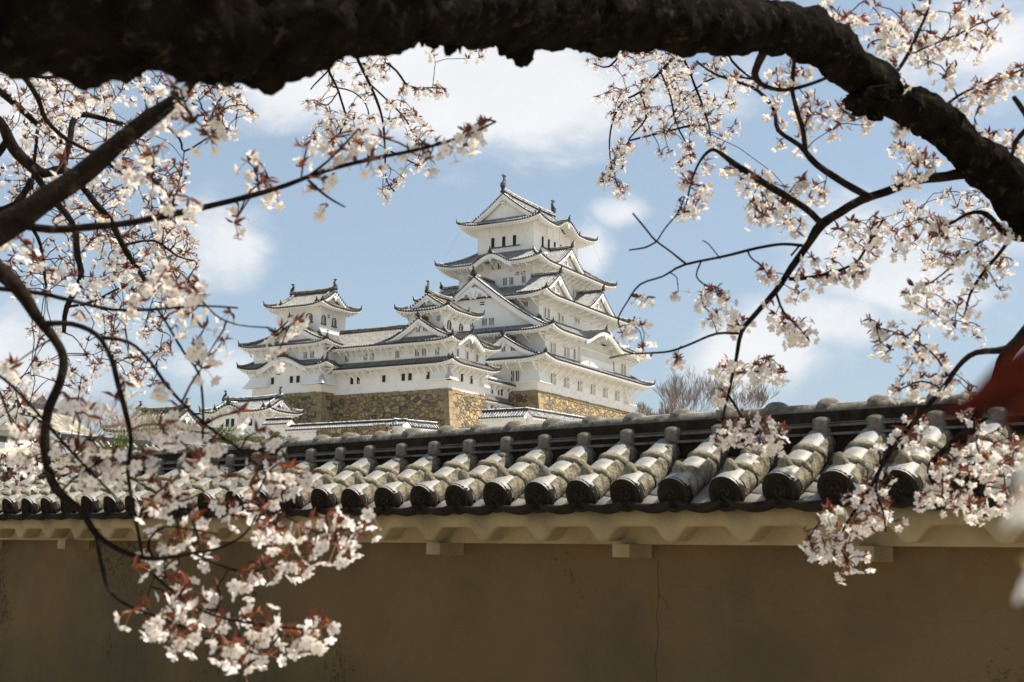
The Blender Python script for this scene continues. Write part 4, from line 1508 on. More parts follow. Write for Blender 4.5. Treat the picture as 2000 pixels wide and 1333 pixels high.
def build_wall():
    ang = -rad(39.845)
    t = thing('plaster_wall', 'aged tan plaster wall with a heavy round-tiled roof crossing the whole foreground', 'wall', (.5787, 6.3118, 0), ang)
    S0, S1 = -9.6, 3.3
    SP = .28
    rnd = random.Random(11)
    # body
    b = MB()
    n = 60
    rows = []
    for z in (-.2, 0.4, 1.0, 1.5, 1.72):
        rows.append([(S0 + (S1 - S0) * i / n, .34, z) for i in range(n + 1)])
    b.grid(rows[::-1])
    b.box(S0, S1, .345, .70, -.2, 2.05)
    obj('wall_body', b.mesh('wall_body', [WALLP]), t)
    # beam and corrugated plaster soffit
    b = MB()
    b.box(S0, S1, .215, .335, 1.664, 1.76)
    obj('wall_plate', b.mesh('wall_plate', [EAVEP], False), t)
    b = MB()
    PER = .402
    step = PER / 20
    m = int((S1 - S0) / step)
    def wave(s):
        x = (((s + .205) / PER) % 1.0)
        x = abs(x - round(x)) * 2          # 0 at a drop, 1 between
        v = min(1, max(0, (x - .10) / .42))
        return 1.676 + .074 * (v * v * (3 - 2 * v)) ** .85
    ss = [S0 + step * i for i in range(m + 1)]
    b.grid([[(s, .35, 1.842) for s in ss], [(s, .06, 1.838) for s in ss], [(s, .075, wave(s) + .012) for s in ss], [(s, .083, wave(s)) for s in ss],
            [(s, .10, wave(s) - .001) for s in ss], [(s, .214, wave(s) + .006) for s in ss]])
    obj('scalloped_eave', b.mesh('scalloped_eave', [EAVEP], True), t)
    # brackets
    bm = MB()
    w = .052
    bm.hexa([(-w, -.165, -.002), (w, -.165, -.002), (w, .06, -.006), (-w, .06, -.006), (-w, -.165, .063), (w, -.165, .063), (w, .06, .063), (-w, .06, .063)])
    me = bm.mesh('bracket', [EAVEP])
    for q in (-6.62, -5.32, -4.02, -2.725, -1.43, -.13, 1.165, 2.46):
        o = obj('bracket', me, t)
        o.location = (q, .30, 1.600)
    # hairline cracks in the plaster
    ck = MB()
    for line in ([(1285, 1098), (1283, 1130), (1288, 1160), (1282, 1200), (1286, 1240), (1280, 1290), (1284, 1340)], [(1286, 1160), (1300, 1175), (1306, 1190)]):
        pts = []
        nn = Vector((math.sin(-ang), math.cos(-ang), 0))
        for px, py in line:
            dv = W(px, py, 1) - EYE
            tt = ((Vector((.5787, 6.3118, 0)) + nn * .339 - EYE).dot(nn)) / dv.dot(nn)
            q = EYE + dv * tt - Vector((.5787, 6.3118, 0))
            pts.append(Vector((q.x * math.cos(-ang) - q.y * math.sin(-ang), .3395, q.z)))
        sp = smooth_line(pts)
        ck.tube(sp, .0013, 3)
    obj('crack', ck.mesh('crack', [MUD]), t)
    # pan tiles between the barrels
    P = MB()
    k0, k1 = int(S0 / SP), int(S1 / SP)
    SL = .215 / .36
    for k in range(k0, k1):
        c = (k + .5) * SP
        for st in range(4):           # overlapping courses
            n0 = .02 + st * .095
            n1 = n0 + .125
            z0 = 1.862 + (n0 - .02) * SL + .012
            rows = []
            for nn, zz in ((n0, z0 - .02), (n0, z0), (n1, z0 + (n1 - n0) * SL - .014)):
                rows.append([(c + SP * .46 * x, nn - (.015 * (1 - x * x) if st == 0 else 0), zz - .030 * (1 - x * x)) for x in np.linspace(-1, 1, 9)])
            P.grid(rows, 0)
        # hanging crescent face of the front pan
        xs = np.linspace(-1, 1, 13)
        P.grid([[(c + SP * .44 * x, -.012, 1.878 - .022 * (1 - x * x)) for x in xs], [(c + SP * .44 * x, -.026, 1.872 - .022 * (1 - x * x)) for x in xs],
                [(c + SP * .44 * x, -.028, 1.866 - .050 * (1 - x * x) ** .6) for x in xs], [(c + SP * .44 * x, .03, 1.862 - .052 * (1 - x * x) ** .6) for x in xs]], 1)
    P.box(S0, S1, .09, .36, 1.845, 1.855, 1)
    P.grid([[(S0, .07, 1.845), (S1, .07, 1.845)], [(S0, .50, 2.06), (S1, .50, 2.06)]], 1)
    P.box(S0, S1, .36, .62, 1.9, 2.1, 2)
    P.grid([[(S0, .62, 2.1), (S1, .62, 2.1)], [(S0, 1.0, 1.88), (S1, 1.0, 1.88)]], 0)   # far slope
    pans = obj('pan_tiles', P.mesh('pan_tiles', [FT_SMOOTH, FT_DARK, MUD], True), t)
    # barrels: three joined rolls, rough mortar flanks, humps at the joints, nail knob
    tm = tomoe_mesh()

    def barrel(seed):
        r_ = random.Random(seed)
        b = MB()
        sl = Vector((0, .36, .215)).normalized()
        up = Vector((0, -sl.z, sl.y))
        X = Vector((1, 0, 0))

        def cyl(a, c, r0, r1, m, n=14, lo=-.35, hi=math.pi + .35, wob=0, sx=1.0):
            rows = []
            q = max(2, int((c - a) / .02))
            for i in range(q + 1):
                tt = i / q
                p = sl * (a + (c - a) * tt)
                rr = r0 + (r1 - r0) * tt
                row = []
                for j in range(n + 1):
                    an = lo + (hi - lo) * j / n
                    w_ = 1 + wob * mnoise.noise(Vector((seed * 3.1 + tt * 4, an * 1.7, a * 9)))
                    row.append(p + (X * math.cos(an) * sx + up * math.sin(an)) * rr * w_)
                rows.append(row)
            b.grid(rows, m)
        cyl(.0, .155, .087, .075, 0)
        cyl(.15, .31, .0785, .073, 0)
        cyl(.305, .47, .0785, .074, 0)
        # smooth shoulder ring where each roll begins
        for a in (.152, .308):
            cyl(a - .004, a, .076, .0795, 0)
        # mortar flanks
        for a, c in ((.045, .15), (.16, .305), (.315, .46)):
            cyl(a, c, .0835, .082, 1, n=8, lo=-.95, hi=.72, wob=.07, sx=1.05)
            cyl(a, c, .0835, .082, 1, n=6, lo=math.pi - .55, hi=math.pi + .95, wob=.07, sx=1.04)
        # humps
        for a in (.155 + r_.uniform(-.006, .006), .312 + r_.uniform(-.006, .006)):
            rows = []
            for i in range(8):
                tt = i / 7
                row = []
                for q_, an in enumerate(np.linspace(-.35, math.pi * .72, 14)):
                    ed = math.sin(math.pi * min(1, max(0, q_ / 13))) ** .5
                    rr = .076 + .0165 * (math.sin(math.pi * tt) ** .6) * ed
                    p = sl * (a + .004 + (-.026 + .052 * tt) * (.55 + .45 * ed) - .03 * math.sin(an * 1.1 - .5))
                    row.append(p + (X * math.cos(an) * 1.05 + up * math.sin(an)) * rr * (1 + .05 * mnoise.noise(Vector((seed, an * 2, tt * 3)))))
                rows.append(row)
            b.grid(rows, 1)
        # knob
        kp = sl * .105 + up * .080
        rows = []
        for r, h in ((.037, -.010), (.034, .008), (.025, .026), (.013, .041), (.001, .046)):
            rows.append([kp + (X * math.cos(a) + sl * math.sin(a)) * r * r_.uniform(.92, 1.08) + up * h for a in np.linspace(0, 2 * math.pi, 10)[:-1]])
        b.grid(rows, 1 if r_.random() < .7 else 2, close=True)
        return b.mesh('round_tile_row', [FT_SMOOTH, FT_ROUGH, FT_RIDGE], True)
    variants = [barrel(i) for i in range(7)]
    for k in range(k0 + 1, k1):
        dx, dz = rnd.uniform(-.008, .008), rnd.uniform(-.006, .006)
        o = obj('round_tile_row', variants[rnd.randrange(7)], t)
        o.location = (k * SP + dx, .0, 1.905 + dz)
        o.rotation_euler = (rnd.uniform(-.015, .015), rnd.uniform(-.05, .05), rnd.uniform(-.03, .03))
        e = obj('eave_end_tile', tm, o)
        e.rotation_euler = (Matrix.Rotation(rnd.uniform(.12, .3), 3, 'X') @ Matrix.Rotation(rnd.uniform(0, 6.28), 3, 'Y')).to_euler()
    # ridge stack
    R = MB()
    R.box(S0, S1, .38, .62, 2.0, 2.30, 2)
    for z, d in ((2.196, .352), (2.238, .362), (2.247, .372)):
        # ledge courses in separate lengths
        s = S0
        while s < S1:
            L = rnd.uniform(.26, .31)
            R.box(s, min(s + L - .004, S1), d + rnd.uniform(0, .004), .66, z - (.013 if z < 2.24 else .005), z + rnd.uniform(-.001, .001), 3)
            s += L
    obj('ridge_course', R.mesh('ridge_course', [FT_RIDGE, FT_SMOOTH, MUD, FT_LEDGE]), t)
    C = MB()
    N = 16
    q = int((S1 - S0) / .03)
    rows = []
    for i in range(q + 1):
        s = S0 + (S1 - S0) * i / q
        seg = (s / SP) % 1
        row = []
        for j in range(N + 1):
            a = -.5 + (math.pi + 1.0) * j / N
            # lower flanks carry rough mortar, the crown is smooth tile
            r = .062 + (.010 * (1 + .8 * mnoise.noise(Vector((s * 9, a * 2.5, 3)))) if math.sin(a) < .80 else 0)
            row.append((s, .5 - math.cos(a) * r * 1.18, 2.292 + math.sin(a) * r))
        rows.append(row)
    C.grid(rows, 0)
    for i, f in enumerate(C.f):
        j = i % N
        a = -.5 + (math.pi + 1.0) * (j + .5) / N
        C.m[i] = 1 if math.sin(a) > .86 else 0
    cap = obj('ridge_cap', C.mesh('ridge_cap', [FT_RIDGE, FT_SMOOTH], True), t)
    # domed joints on the ridge and the little half-round uprights
    def lump(seed, rx, ry, rz, y=0, z=0):
        b = MB()
        rows = []
        for i in range(8):
            ph = math.pi / 2 * i / 7
            rows.append([((rx * math.cos(ph) ** .7) * math.cos(a) * (1 + .12 * mnoise.noise(Vector((seed, a * 2, ph)))), ry * math.cos(ph) ** .7 * math.sin(a), rz * math.sin(ph) * (1 + .1 * mnoise.noise(Vector((a, seed, ph))))) for a in np.linspace(0, 2 * math.pi, 15)[:-1]])
        b.grid(rows, 0, close=True)
        return b.mesh('ridge_joint', [FT_RIDGE], True)
    lumps = [lump(i, .064, .080, .052) for i in range(5)]

    def upright(seed):
        b = MB()
        r_ = random.Random(seed)
        for (z0, z1, r, y) in ((2.105, 2.192, .041, .350), (2.192, 2.288, .047, .392)):
            rows = []
            for i in range(8):
                tt = i / 7
                z = z0 + (z1 - z0) * tt
                rr = r * (1 - .55 * max(0, (tt - .72) / .28) ** 1.5)
                yy = y + .05 * max(0, (tt - .7) / .3)
                rows.append([(math.cos(a) * rr * (1 + .12 * mnoise.noise(Vector((seed, a * 1.5, tt * 3)))), yy - math.sin(a) * rr * 1.1, z) for a in np.linspace(-.5, math.pi + .5, 12)])
            b.grid(rows, 0)
        return b.mesh('ridge_post', [FT_RIDGE], True)
    ups = [upright(i) for i in range(5)]
    for k in range(k0 + 1, k1):
        o = obj('ridge_joint', lumps[rnd.randrange(5)], t)
        o.location = (k * SP + rnd.uniform(-.012, .012), .5, 2.325 + rnd.uniform(-.004, .002))
        o.rotation_euler = (0, rnd.uniform(-.12, .12), rnd.uniform(-.2, .2))
        o = obj('ridge_post', ups[rnd.randrange(5)], t)
        o.location = (k * SP + .02 + rnd.uniform(-.008, .008), 0, rnd.uniform(-.003, .003))


build_wall()
# ------------------------------------------------------------------ cherry trees
UP = Vector((0, 0, 1))


def rot_to(n, roll):
    """columns x,y,n"""
    n = n.normalized()
    x = n.orthogonal().normalized()
    y = n.cross(x)
    c, s = math.cos(roll), math.sin(roll)
    return np.array([[x.x * c + y.x * s, y.x * c - x.x * s, n.x], [x.y * c + y.y * s, y.y * c - x.y * s, n.y], [x.z * c + y.z * s, y.z * c - x.z * s, n.z]])


def flower_tpl(detail):
    """unit radius flower, face +z. mats 0 petal 1 heart"""
    v, f, m = [], [], []
    for p in range(5):
        a = 2 * math.pi * p / 5
        c, s = math.cos(a), math.sin(a)
        if detail:
            pts = [(.06, 0, -.05), (.42, .34, .10), (.80, .30, .22), (.97, .12, .24), (.88, 0, .20), (.97, -.12, .24), (.80, -.30, .22), (.42, -.34, .10), (.5, 0, .02)]
            fs = [(0, 8, 1), (8, 2, 1), (8, 3, 2), (8, 4, 3), (8, 5, 4), (8, 6, 5), (8, 7, 6), (0, 7, 8)]
        else:
            pts = [(.05, 0, -.04), (.62, .36, .16), (1.0, .0, .22), (.62, -.36, .16)]
            fs = [(0, 3, 2, 1)]
        k = len(v)
        v += [(x * c - y * s, x * s + y * c, z) for x, y, z in pts]
        f += [tuple(k + i for i in t) for t in fs]
        m += [0] * len(fs)
    k = len(v)
    if detail:
        v += [(.17 * math.cos(2 * math.pi * i / 6), .17 * math.sin(2 * math.pi * i / 6), .10) for i in range(6)] + [(0, 0, -.45)]
        f += [tuple(k + i for i in range(6))]
        m += [1]
        v += [(.10 * math.cos(2 * math.pi * i / 3), .10 * math.sin(2 * math.pi * i / 3), -.05) for i in range(3)]
        f += [(k + 7 + i, k + 7 + (i + 1) % 3, k + 6) for i in range(3)]
        m += [1] * 3
    else:
        v += [(.17, 0, .07), (-.08, .15, .07), (-.08, -.15, .07)]
        f += [(k, k + 1, k + 2)]
        m += [1]
    return np.array(v, float), f, m


def bud_tpl():
    v = [(0, 0, -.6), (.22, 0, -.1), (-.11, .19, -.1), (-.11, -.19, -.1), (0, 0, .45)]
    f = [(0, 2, 1), (0, 3, 2), (0, 1, 3), (1, 2, 4), (2, 3, 4), (3, 1, 4)]
    return np.array(v, float), f, [1, 1, 1, 0, 0, 0]


def leaf_tpl(detail):
    if detail:
        v = [(0, 0, 0), (.12, .28, .05), (.125, .58, .03), (0, 1, -.20), (-.125, .58, .03), (-.12, .28, .05), (0, .45, -.05)]
        f = [(0, 1, 6), (1, 2, 6), (2, 3, 6), (3, 4, 6), (4, 5, 6), (5, 0, 6)]
    else:
        v = [(0, 0, 0), (.14, .45, .04), (0, 1, -.14), (-.14, .45, .04)]
        f = [(0, 1, 2), (0, 2, 3)]
    return np.array(v, float), f, [0] * len(f)


FT = {1: flower_tpl(True), 0: flower_tpl(False)}
BT = bud_tpl()
LT = {1: leaf_tpl(True), 0: leaf_tpl(False)}


class Inst:
    """collects transformed copies of small templates into one mesh"""
    def __init__(s):
        s.V, s.F, s.M, s.n = [], [], [], 0

    def add(s, tpl, R, pos, sc_):
        v, f, m = tpl
        s.V.append((v * sc_) @ R.T + np.array(pos))
        k = s.n
        s.F.extend([tuple(i + k for i in q) for q in f])
        s.M.extend(m)
        s.n += len(v)

    def build(s, name, mats, parent, smooth=False):
        me = bpy.data.meshes.new(name)
        V = np.concatenate(s.V)
        sizes = np.fromiter((len(q) for q in s.F), dtype=np.int32, count=len(s.F))
        loops = np.fromiter((i for q in s.F for i in q), dtype=np.int32, count=int(sizes.sum()))
        me.vertices.add(len(V))
        me.vertices.foreach_set('co', V.astype(np.float32).ravel())
        me.loops.add(len(loops))
        me.loops.foreach_set('vertex_index', loops)
        me.polygons.add(len(sizes))
        starts = np.zeros(len(sizes), dtype=np.int32)
        starts[1:] = np.cumsum(sizes)[:-1]
        me.polygons.foreach_set('loop_start', starts)
        me.polygons.foreach_set('material_index', np.array(s.M, dtype=np.int32))
        for mm in mats:
            me.materials.append(mm)
        me.update(calc_edges=True)
        me.validate()
        return obj(name, me, parent)


def smooth_path(pts, sub=3):
    """catmull-rom through (Vector, radius)"""
    out = []
    n = len(pts)
    for i in range(n - 1):
        p0, p1, p2, p3 = pts[max(i - 1, 0)], pts[i], pts[i + 1], pts[min(i + 2, n - 1)]
        for j in range(sub):
            t = j / sub
            a, b, c, d = p0[0], p1[0], p2[0], p3[0]
            q = .5 * ((2 * b) + (c - a) * t + (2 * a - 5 * b + 4 * c - d) * t * t + (3 * b - a - 3 * c + d) * t ** 3)
            out.append((q, p1[1] + (p2[1] - p1[1]) * t))
    out.append(pts[-1])
    return out


class Tree:
    def __init__(s, name, label, base, seed, detail=1, size=.0165, nb=(3, 5)):
        s.root = thing(name, label, 'tree', base)
        s.base = Vector(base)
        s.rnd = random.Random(seed)
        s.nodes = []                # (point, radius)
        s.twigs = MB()
        s.fl, s.lf, s.pd = Inst(), Inst(), MB()
        s.detail, s.size, s.nb = detail, size, nb

    def branch(s, pts, d0, d1, n=8, name='branch', mat_=None, tw=False, wob=.0, sub=3, rmin=.0012):
        """pts = [(px,py,width_px)], depth from d0 to d1 metres"""
        ln = [0]
        for a, b in zip(pts[:-1], pts[1:]):
            ln.append(ln[-1] + math.hypot(a[0] - b[0], a[1] - b[1]))
        ps = []
        for p, l in zip(pts, ln):
            t = l / ln[-1]
            d = d0 + (d1 - d0) * t + wob * math.sin(t * 5 + len(pts))
            ps.append((W(p[0], p[1], d), max(rmin, .5 * p[2] * d / F_PX)))
        sp = smooth_path(ps, sub)
        s.add_path(sp, n, name, mat_, tw)
        return sp

    def add_path(s, sp, n=8, name='branch', mat_=None, tw=False):
        seed = len(s.nodes) * .37
        rr = [r for _, r in sp]
        pp = [p for p, _ in sp]
        # small kinks so nothing is a perfect curve
        q = []
        for i, (p, r) in enumerate(sp):
            k = r * .28 if 0 < i < len(sp) - 1 else 0
            q.append(p + Vector((mnoise.noise(p * 14), mnoise.noise(p * 14 + Vector((9, 0, 0))), mnoise.noise(p * 14 + Vector((0, 9, 0))))) * k)
        rr = [r * (1 + .16 * mnoise.noise(p * 22)) for p, r in zip(q, rr)]
        q = [p - s.base for p in q]
        if tw:
            s.twigs.tube(q, rr, 4 if s.detail else 3, cap=False)
        else:
            b = MB()
            b.tube(q, rr, n)
            b.build(name, [mat_ or BARK2], s.root, True)
        s.nodes.extend(sp)

    def cluster(s, p, out=None, dens=1.0, lf=1.0, fl=1.0):
        """umbel of blossoms hanging from a spur with bronze leaves above"""
        r = s.rnd
        out = out or Vector((r.uniform(-1, 1), r.uniform(-1, 1), r.uniform(-.6, .5))).normalized()
        # leaves
        for i in range(int(r.randint(3, 8) * lf + r.random() * .9)):
            d = (out * .7 + Vector((r.uniform(-1, 1), r.uniform(-1, 1), r.uniform(-.3, 1.1)))).normalized()
            n = d.orthogonal().normalized()
            y = d
            x = y.cross(n).normalized()
            a = r.uniform(0, 6.28)
            x2 = x * math.cos(a) + n * math.sin(a)
            n2 = x2.cross(y)
            R = np.array([[x2.x, y.x, n2.x], [x2.y, y.y, n2.y], [x2.z, y.z, n2.z]])
            s.lf.add(LT[s.detail], R, p - s.base, s.size * r.uniform(1.0, 2.3))
        k = int(r.randint(*s.nb) * fl + r.random() * .9)
        for i in range(k):
            d = (out * .6 + Vector((r.uniform(-1, 1), r.uniform(-1, 1), r.uniform(-1.25, .35)))).normalized()
            L = s.size * r.uniform(1.1, 2.3)
            e = p + d * L + Vector((0, 0, -.25 * L))
            fd = (d + Vector((r.uniform(-.5, .5), r.uniform(-.5, .5), r.uniform(-.5, .3)))).normalized()
            if s.detail or r.random() < .5:
                w = .0006 if s.detail else .0009
                s.pd.tube([p - s.base, p + d * L * .5 - s.base, e - s.base], w, 3, cap=False)
            if r.random() < .12:
                s.fl.add(BT, rot_to(fd, 0), e - s.base, s.size * .5)
            else:
                s.fl.add(FT[s.detail], rot_to(fd, r.uniform(0, 6.28)), e + fd * s.size * .2 - s.base, s.size * r.uniform(.82, 1.12))

    def along(s, sp, step, f0=0.0, p_=1.0, off=.012, **kw):
        """clusters along a branch path"""
        acc = 0
        tot = sum((sp[i + 1][0] - sp[i][0]).length for i in range(len(sp) - 1))
        run = 0
        for i in range(len(sp) - 1):
            a, b = sp[i][0], sp[i + 1][0]
            L = (b - a).length
            acc += L
            run += L
            while acc > step:
                acc -= step
                if run / tot < f0 or s.rnd.random() > p_:
                    continue
                q = a.lerp(b, s.rnd.random())
                o = Vector((s.rnd.uniform(-1, 1), s.rnd.uniform(-1, 1), s.rnd.uniform(-.8, .8))).normalized()
                s.cluster(q + o * (off + sp[i][1]), o, **kw)

    def nearest(s, p, lim):
        best, bd = None, 1e9
        for i, (q, r) in enumerate(s.nodes):
            d = (q - p).length_squared
            if d < bd:
                bd, best = d, i
        if best is not None and bd < lim * lim:
            return s.nodes[best]
        return None

    def spray(s, blobs, jit=.18, link=.6, up=True, rt=.0016, fl=1.0, lf=1.0, keep=1.0):
        """blobs = (px,py,radius_px,count,depth): clusters on fine twigs linked back to the nearest wood"""
        pts = []
        for (x, y, rp, c, d) in blobs:
            for i in range(max(1, int(c * keep + s.rnd.random()))):
                a = s.rnd.uniform(0, 6.28)
                q = rp * math.sqrt(s.rnd.random())
                pts.append(W(x + q * math.cos(a), y + q * math.sin(a) * .85, d + jit * .7 + s.rnd.uniform(-jit, jit)))
        # nearest to existing wood first
        if s.nodes:
            N = np.array([tuple(q) for q, _ in s.nodes])
            pts.sort(key=lambda p: float(((N - np.array(tuple(p))) ** 2).sum(1).min()))
        NN = [np.array([tuple(q) for q, _ in s.nodes])] if s.nodes else []
        rad_ = [r for _, r in s.nodes]
        arr = np.zeros((len(s.nodes) + len(pts) * 6 + 8, 3))
        cnt = len(s.nodes)
        if cnt:
            arr[:cnt] = NN[0]
        for p in pts:
            q = None
            if cnt:
                dd = ((arr[:cnt] - np.array(tuple(p))) ** 2).sum(1)
                j = int(dd.argmin())
                if dd[j] < link * link:
                    q = Vector(arr[j])
            if q is None:
                q = p + Vector((s.rnd.uniform(-.1, .1), 0, link * .5 if up else 0))
            L = (p - q).length
            if L > .02:
                mid = q.lerp(p, .5) + Vector((s.rnd.uniform(-.15, .15), s.rnd.uniform(-.15, .15), s.rnd.uniform(.0, .25))) * L
                path = [(q, rt * 1.25), (q.lerp(mid, .6) + Vector((0, 0, .03 * L)), rt * 1.1), (mid, rt), (mid.lerp(p, .55), rt * .85), (p, rt * .7)]
                s.twigs.tube([x - s.base for x, _ in path], [r for _, r in path], 4 if s.detail else 3, cap=False)
                for x, _ in path[1:]:
                    arr[cnt] = x
                    cnt += 1
                # a few blossoms along the twig itself
                if L > .12:
                    s.cluster(path[3][0], None, fl=fl, lf=lf)
            s.cluster(p, None, fl=fl, lf=lf)

    def finish(s, leafmat=LEAF):
        if s.twigs.v:
            s.twigs.build('twigs', [TWIG], s.root, True)['kind'] = 'stuff'
        if s.fl.n:
            s.fl.build('blossoms', [PETAL, PINK], s.root)['kind'] = 'stuff'
        if s.lf.n:
            s.lf.build('young_leaves', [leafmat], s.root)['kind'] = 'stuff'
        if s.pd.v:
            s.pd.build('flower_stalks', [PEDI], s.root)['kind'] = 'stuff'


def craggy(pts, name, root, base, mat_=None, seg=.010, n=48, amp=.26, sc1=13.0):
    """thick limb with real ridged bark relief. pts=[(Vector,radius)]"""
    out = []
    for (a, ra), (b, rb) in zip(pts[:-1], pts[1:]):
        m = max(1, int((b - a).length / seg))
        for i in range(m):
            t = i / m
            out.append((a.lerp(b, t), ra + (rb - ra) * t))
    out.append(pts[-1])
    b = MB()

    def jit(q, p, r):
        d = (q - p).normalized()
        k = mnoise.fractal(Vector(q) * sc1, 1.0, 2.0, 4) * amp + (abs(mnoise.noise(Vector(q) * sc1 * 3.2)) + abs(mnoise.noise(Vector(q) * sc1 * 8)) * .6) * amp * .55
        return p + d * r * (1 + k)
    b.tube([p - base for p, _ in out], [r for _, r in out], n, jit=lambda q, p, r: jit(q + base, p + base, r) - base)
    return b.build(name, [mat_ or BARK], root, True)


def tree_limb():
    """old cherry whose thick limb arches over the view"""
    base = (-2.9, .4, 0)
    T = Tree('cherry_tree', 'old cherry tree whose thick dark limb arches across the top and down the right side', base, 5, 1, .0134, nb=(3, 5))
    L = [(-420, -40, 300, 1.55), (-150, -5, 285, 1.6), (150, 2, 268, 1.68), (330, 8, 272, 1.75), (500, 8, 268, 1.85), (640, -8, 240, 2.0), (780, -18, 190, 2.15), (900, -3, 176, 2.3), (1010, 8, 170, 2.45), (1120, 10, 160, 2.6),
         (1240, 24, 138, 2.75), (1380, 46, 108, 2.9), (1480, 52, 96, 3.05), (1560, 62, 92, 3.15), (1622, 95, 88, 3.22), (1686, 150, 80, 3.3), (1750, 194, 76, 3.35), (1815, 227, 72, 3.4), (1866, 270, 74, 3.45), (1942, 334, 82, 3.5), (1995, 388, 90, 3.5), (2150, 540, 120, 3.6), (2330, 690, 130, 3.7)]
    pts = [(W(x, y, d), .5 * w * d / F_PX) for x, y, w, d in L]
    b = Vector(base)
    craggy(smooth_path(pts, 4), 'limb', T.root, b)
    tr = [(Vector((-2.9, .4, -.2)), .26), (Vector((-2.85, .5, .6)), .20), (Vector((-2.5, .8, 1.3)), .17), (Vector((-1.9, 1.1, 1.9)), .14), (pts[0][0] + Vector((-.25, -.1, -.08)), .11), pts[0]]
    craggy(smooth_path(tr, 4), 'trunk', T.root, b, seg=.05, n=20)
    # ragged burrs hanging below the limb
    rnd = random.Random(2)
    for (x, y, d, w, ln, c) in ((492, 128, 1.84, 58, 40, 1), (470, 130, 1.83, 40, 24, 1), (850, 55, 2.25, 56, 40, 1), (880, 60, 2.27, 48, 48, 1), (835, 50, 2.2, 40, 36, 1), (1012, 88, 2.45, 62, 42, 1), (985, 86, 2.42, 40, 22, 1), (905, 62, 2.3, 44, 26, 1), (1700, 205, 3.28, 66, 30, 1), (700, 92, 2.05, 50, 20, 1), (380, 130, 1.77, 70, 22, 1), (1245, 75, 2.75, 50, 14, 1), (820, 58, 2.2, 24, 34, 1), (866, 66, 2.26, 20, 44, 1), (890, 66, 2.3, 20, 40, 1), (915, 64, 2.3, 26, 20, 1), (1028, 96, 2.48, 24, 34, 1), (960, 76, 2.4, 40, 14, 1), (505, 138, 1.85, 24, 30, 1), (600, 112, 1.95, 40, 14, 1), (560, 120, 1.9, 40, 12, 1), (250, 132, 1.7, 60, 12, 1), (1080, 84, 2.55, 40, 12, 1), (1160, 82, 2.62, 40, 10, 1), (745, 72, 2.1, 30, 16, 1), (1790, 255, 3.38, 30, 8, 1)):
        q = [(W(x + rnd.uniform(-4, 4), y - 30, d), .5 * w * 1.1 * d / F_PX), (W(x, y, d), .5 * w * .95 * d / F_PX), (W(x + rnd.uniform(-8, 8), y + ln * .6, d), .5 * w * .55 * d / F_PX), (W(x + rnd.uniform(-10, 10), y + ln, d), .5 * w * .2 * d / F_PX)]
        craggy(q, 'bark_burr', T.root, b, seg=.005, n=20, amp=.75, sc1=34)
    B = T.branch
    jt = .03
    br = {}
    br[1] = B([(1955, 345, 30), (1900, 337, 26), (1850, 343, 22), (1790, 352, 19), (1730, 374, 18), (1660, 403, 18), (1605, 438, 19), (1580, 475, 15), (1545, 523, 13), (1515, 570, 11), (1470, 620, 10), (1448, 650, 9), (1438, 700, 7), (1425, 760, 6), (1414, 805, 5), (1410, 852, 3.5)], 3.5, 3.6)
    br[2] = B([(1603, 436, 15), (1570, 405, 14), (1520, 375, 14), (1480, 350, 14), (1435, 320, 12), (1405, 298, 9), (1388, 294, 7), (1368, 315, 5), (1352, 350, 4), (1340, 400, 3)], 3.5, 3.7)
    br[3] = B([(1700, 386, 15), (1650, 358, 14), (1595, 322, 13), (1562, 285, 10), (1520, 255, 9), (1512, 215, 8), (1480, 178, 7), (1440, 160, 6), (1395, 145, 5), (1360, 120, 4)], 3.46, 3.9)
    br[4] = B([(1568, 480, 7), (1530, 477, 6), (1480, 485, 6), (1420, 500, 6), (1338, 517, 5), (1295, 540, 4), (1250, 556, 4), (1225, 590, 3.5), (1208, 620, 3), (1210, 640, 3)], 3.5, 3.65)
    br[5] = B([(1340, 516, 5), (1310, 492, 4), (1280, 470, 4), (1262, 448, 4), (1236, 417, 4)], 3.6, 3.55)
    br[6] = B([(1283, 472, 3.5), (1260, 484, 3.5), (1228, 489, 3)], 3.6, 3.6)
    br[7] = B([(1284, 470, 3), (1300, 445, 3), (1325, 415, 3), (1337, 385, 3)], 3.6, 3.65)
    br[8] = B([(1442, 652, 5), (1400, 652, 5), (1350, 672, 5), (1310, 686, 4.5), (1270, 690, 4), (1225, 692, 3), (1190, 700, 3)], 3.55, 3.5)
    br[9] = B([(1541, 545, 8), (1580, 543, 8), (1635, 530, 6), (1675, 510, 5), (1700, 470, 5), (1725, 430, 4)], 3.52, 3.4)
    br[10] = B([(1554, 70, 9), (1552, 112, 8), (1547, 170, 9), (1556, 215, 9), (1568, 255, 10), (1572, 295, 10)], 3.1, 3.48)
    br[11] = B([(1728, 185, 9), (1742, 155, 8), (1775, 105, 8), (1795, 60, 6), (1812, 20, 5), (1820, -20, 4)], 3.3, 3.4)
    br[12] = B([(1772, 112, 5), (1810, 92, 4), (1870, 68, 4), (1910, 48, 3), (1960, 30, 3)], 3.32, 3.5)
    br[13] = B([(1825, 235, 8), (1848, 206, 7), (1885, 180, 5), (1940, 158, 4), (2000, 135, 4)], 3.38, 3.5)
    br[14] = B([(1512, 60, 20), (1490, 105, 18), (1480, 128, 16), (1476, 150, 14), (1495, 168, 9), (1535, 176, 8), (1580, 165, 7), (1620, 150, 7)], 3.05, 3.2)
    br[15] = B([(1562, 480, 4), (1545, 500, 4)], 3.5, 3.5)
    br[16] = B([(1515, 570, 5), (1530, 610, 5), (1560, 640, 4), (1580, 665, 3)], 3.55, 3.6)
    br[17] = B([(1450, 645, 6), (1430, 620, 6), (1410, 590, 4), (1395, 560, 3)], 3.55, 3.6)
    br[18] = B([(1440, 730, 7), (1445, 728, 6), (1480, 726, 5), (1520, 722, 3)], 3.57, 3.6)
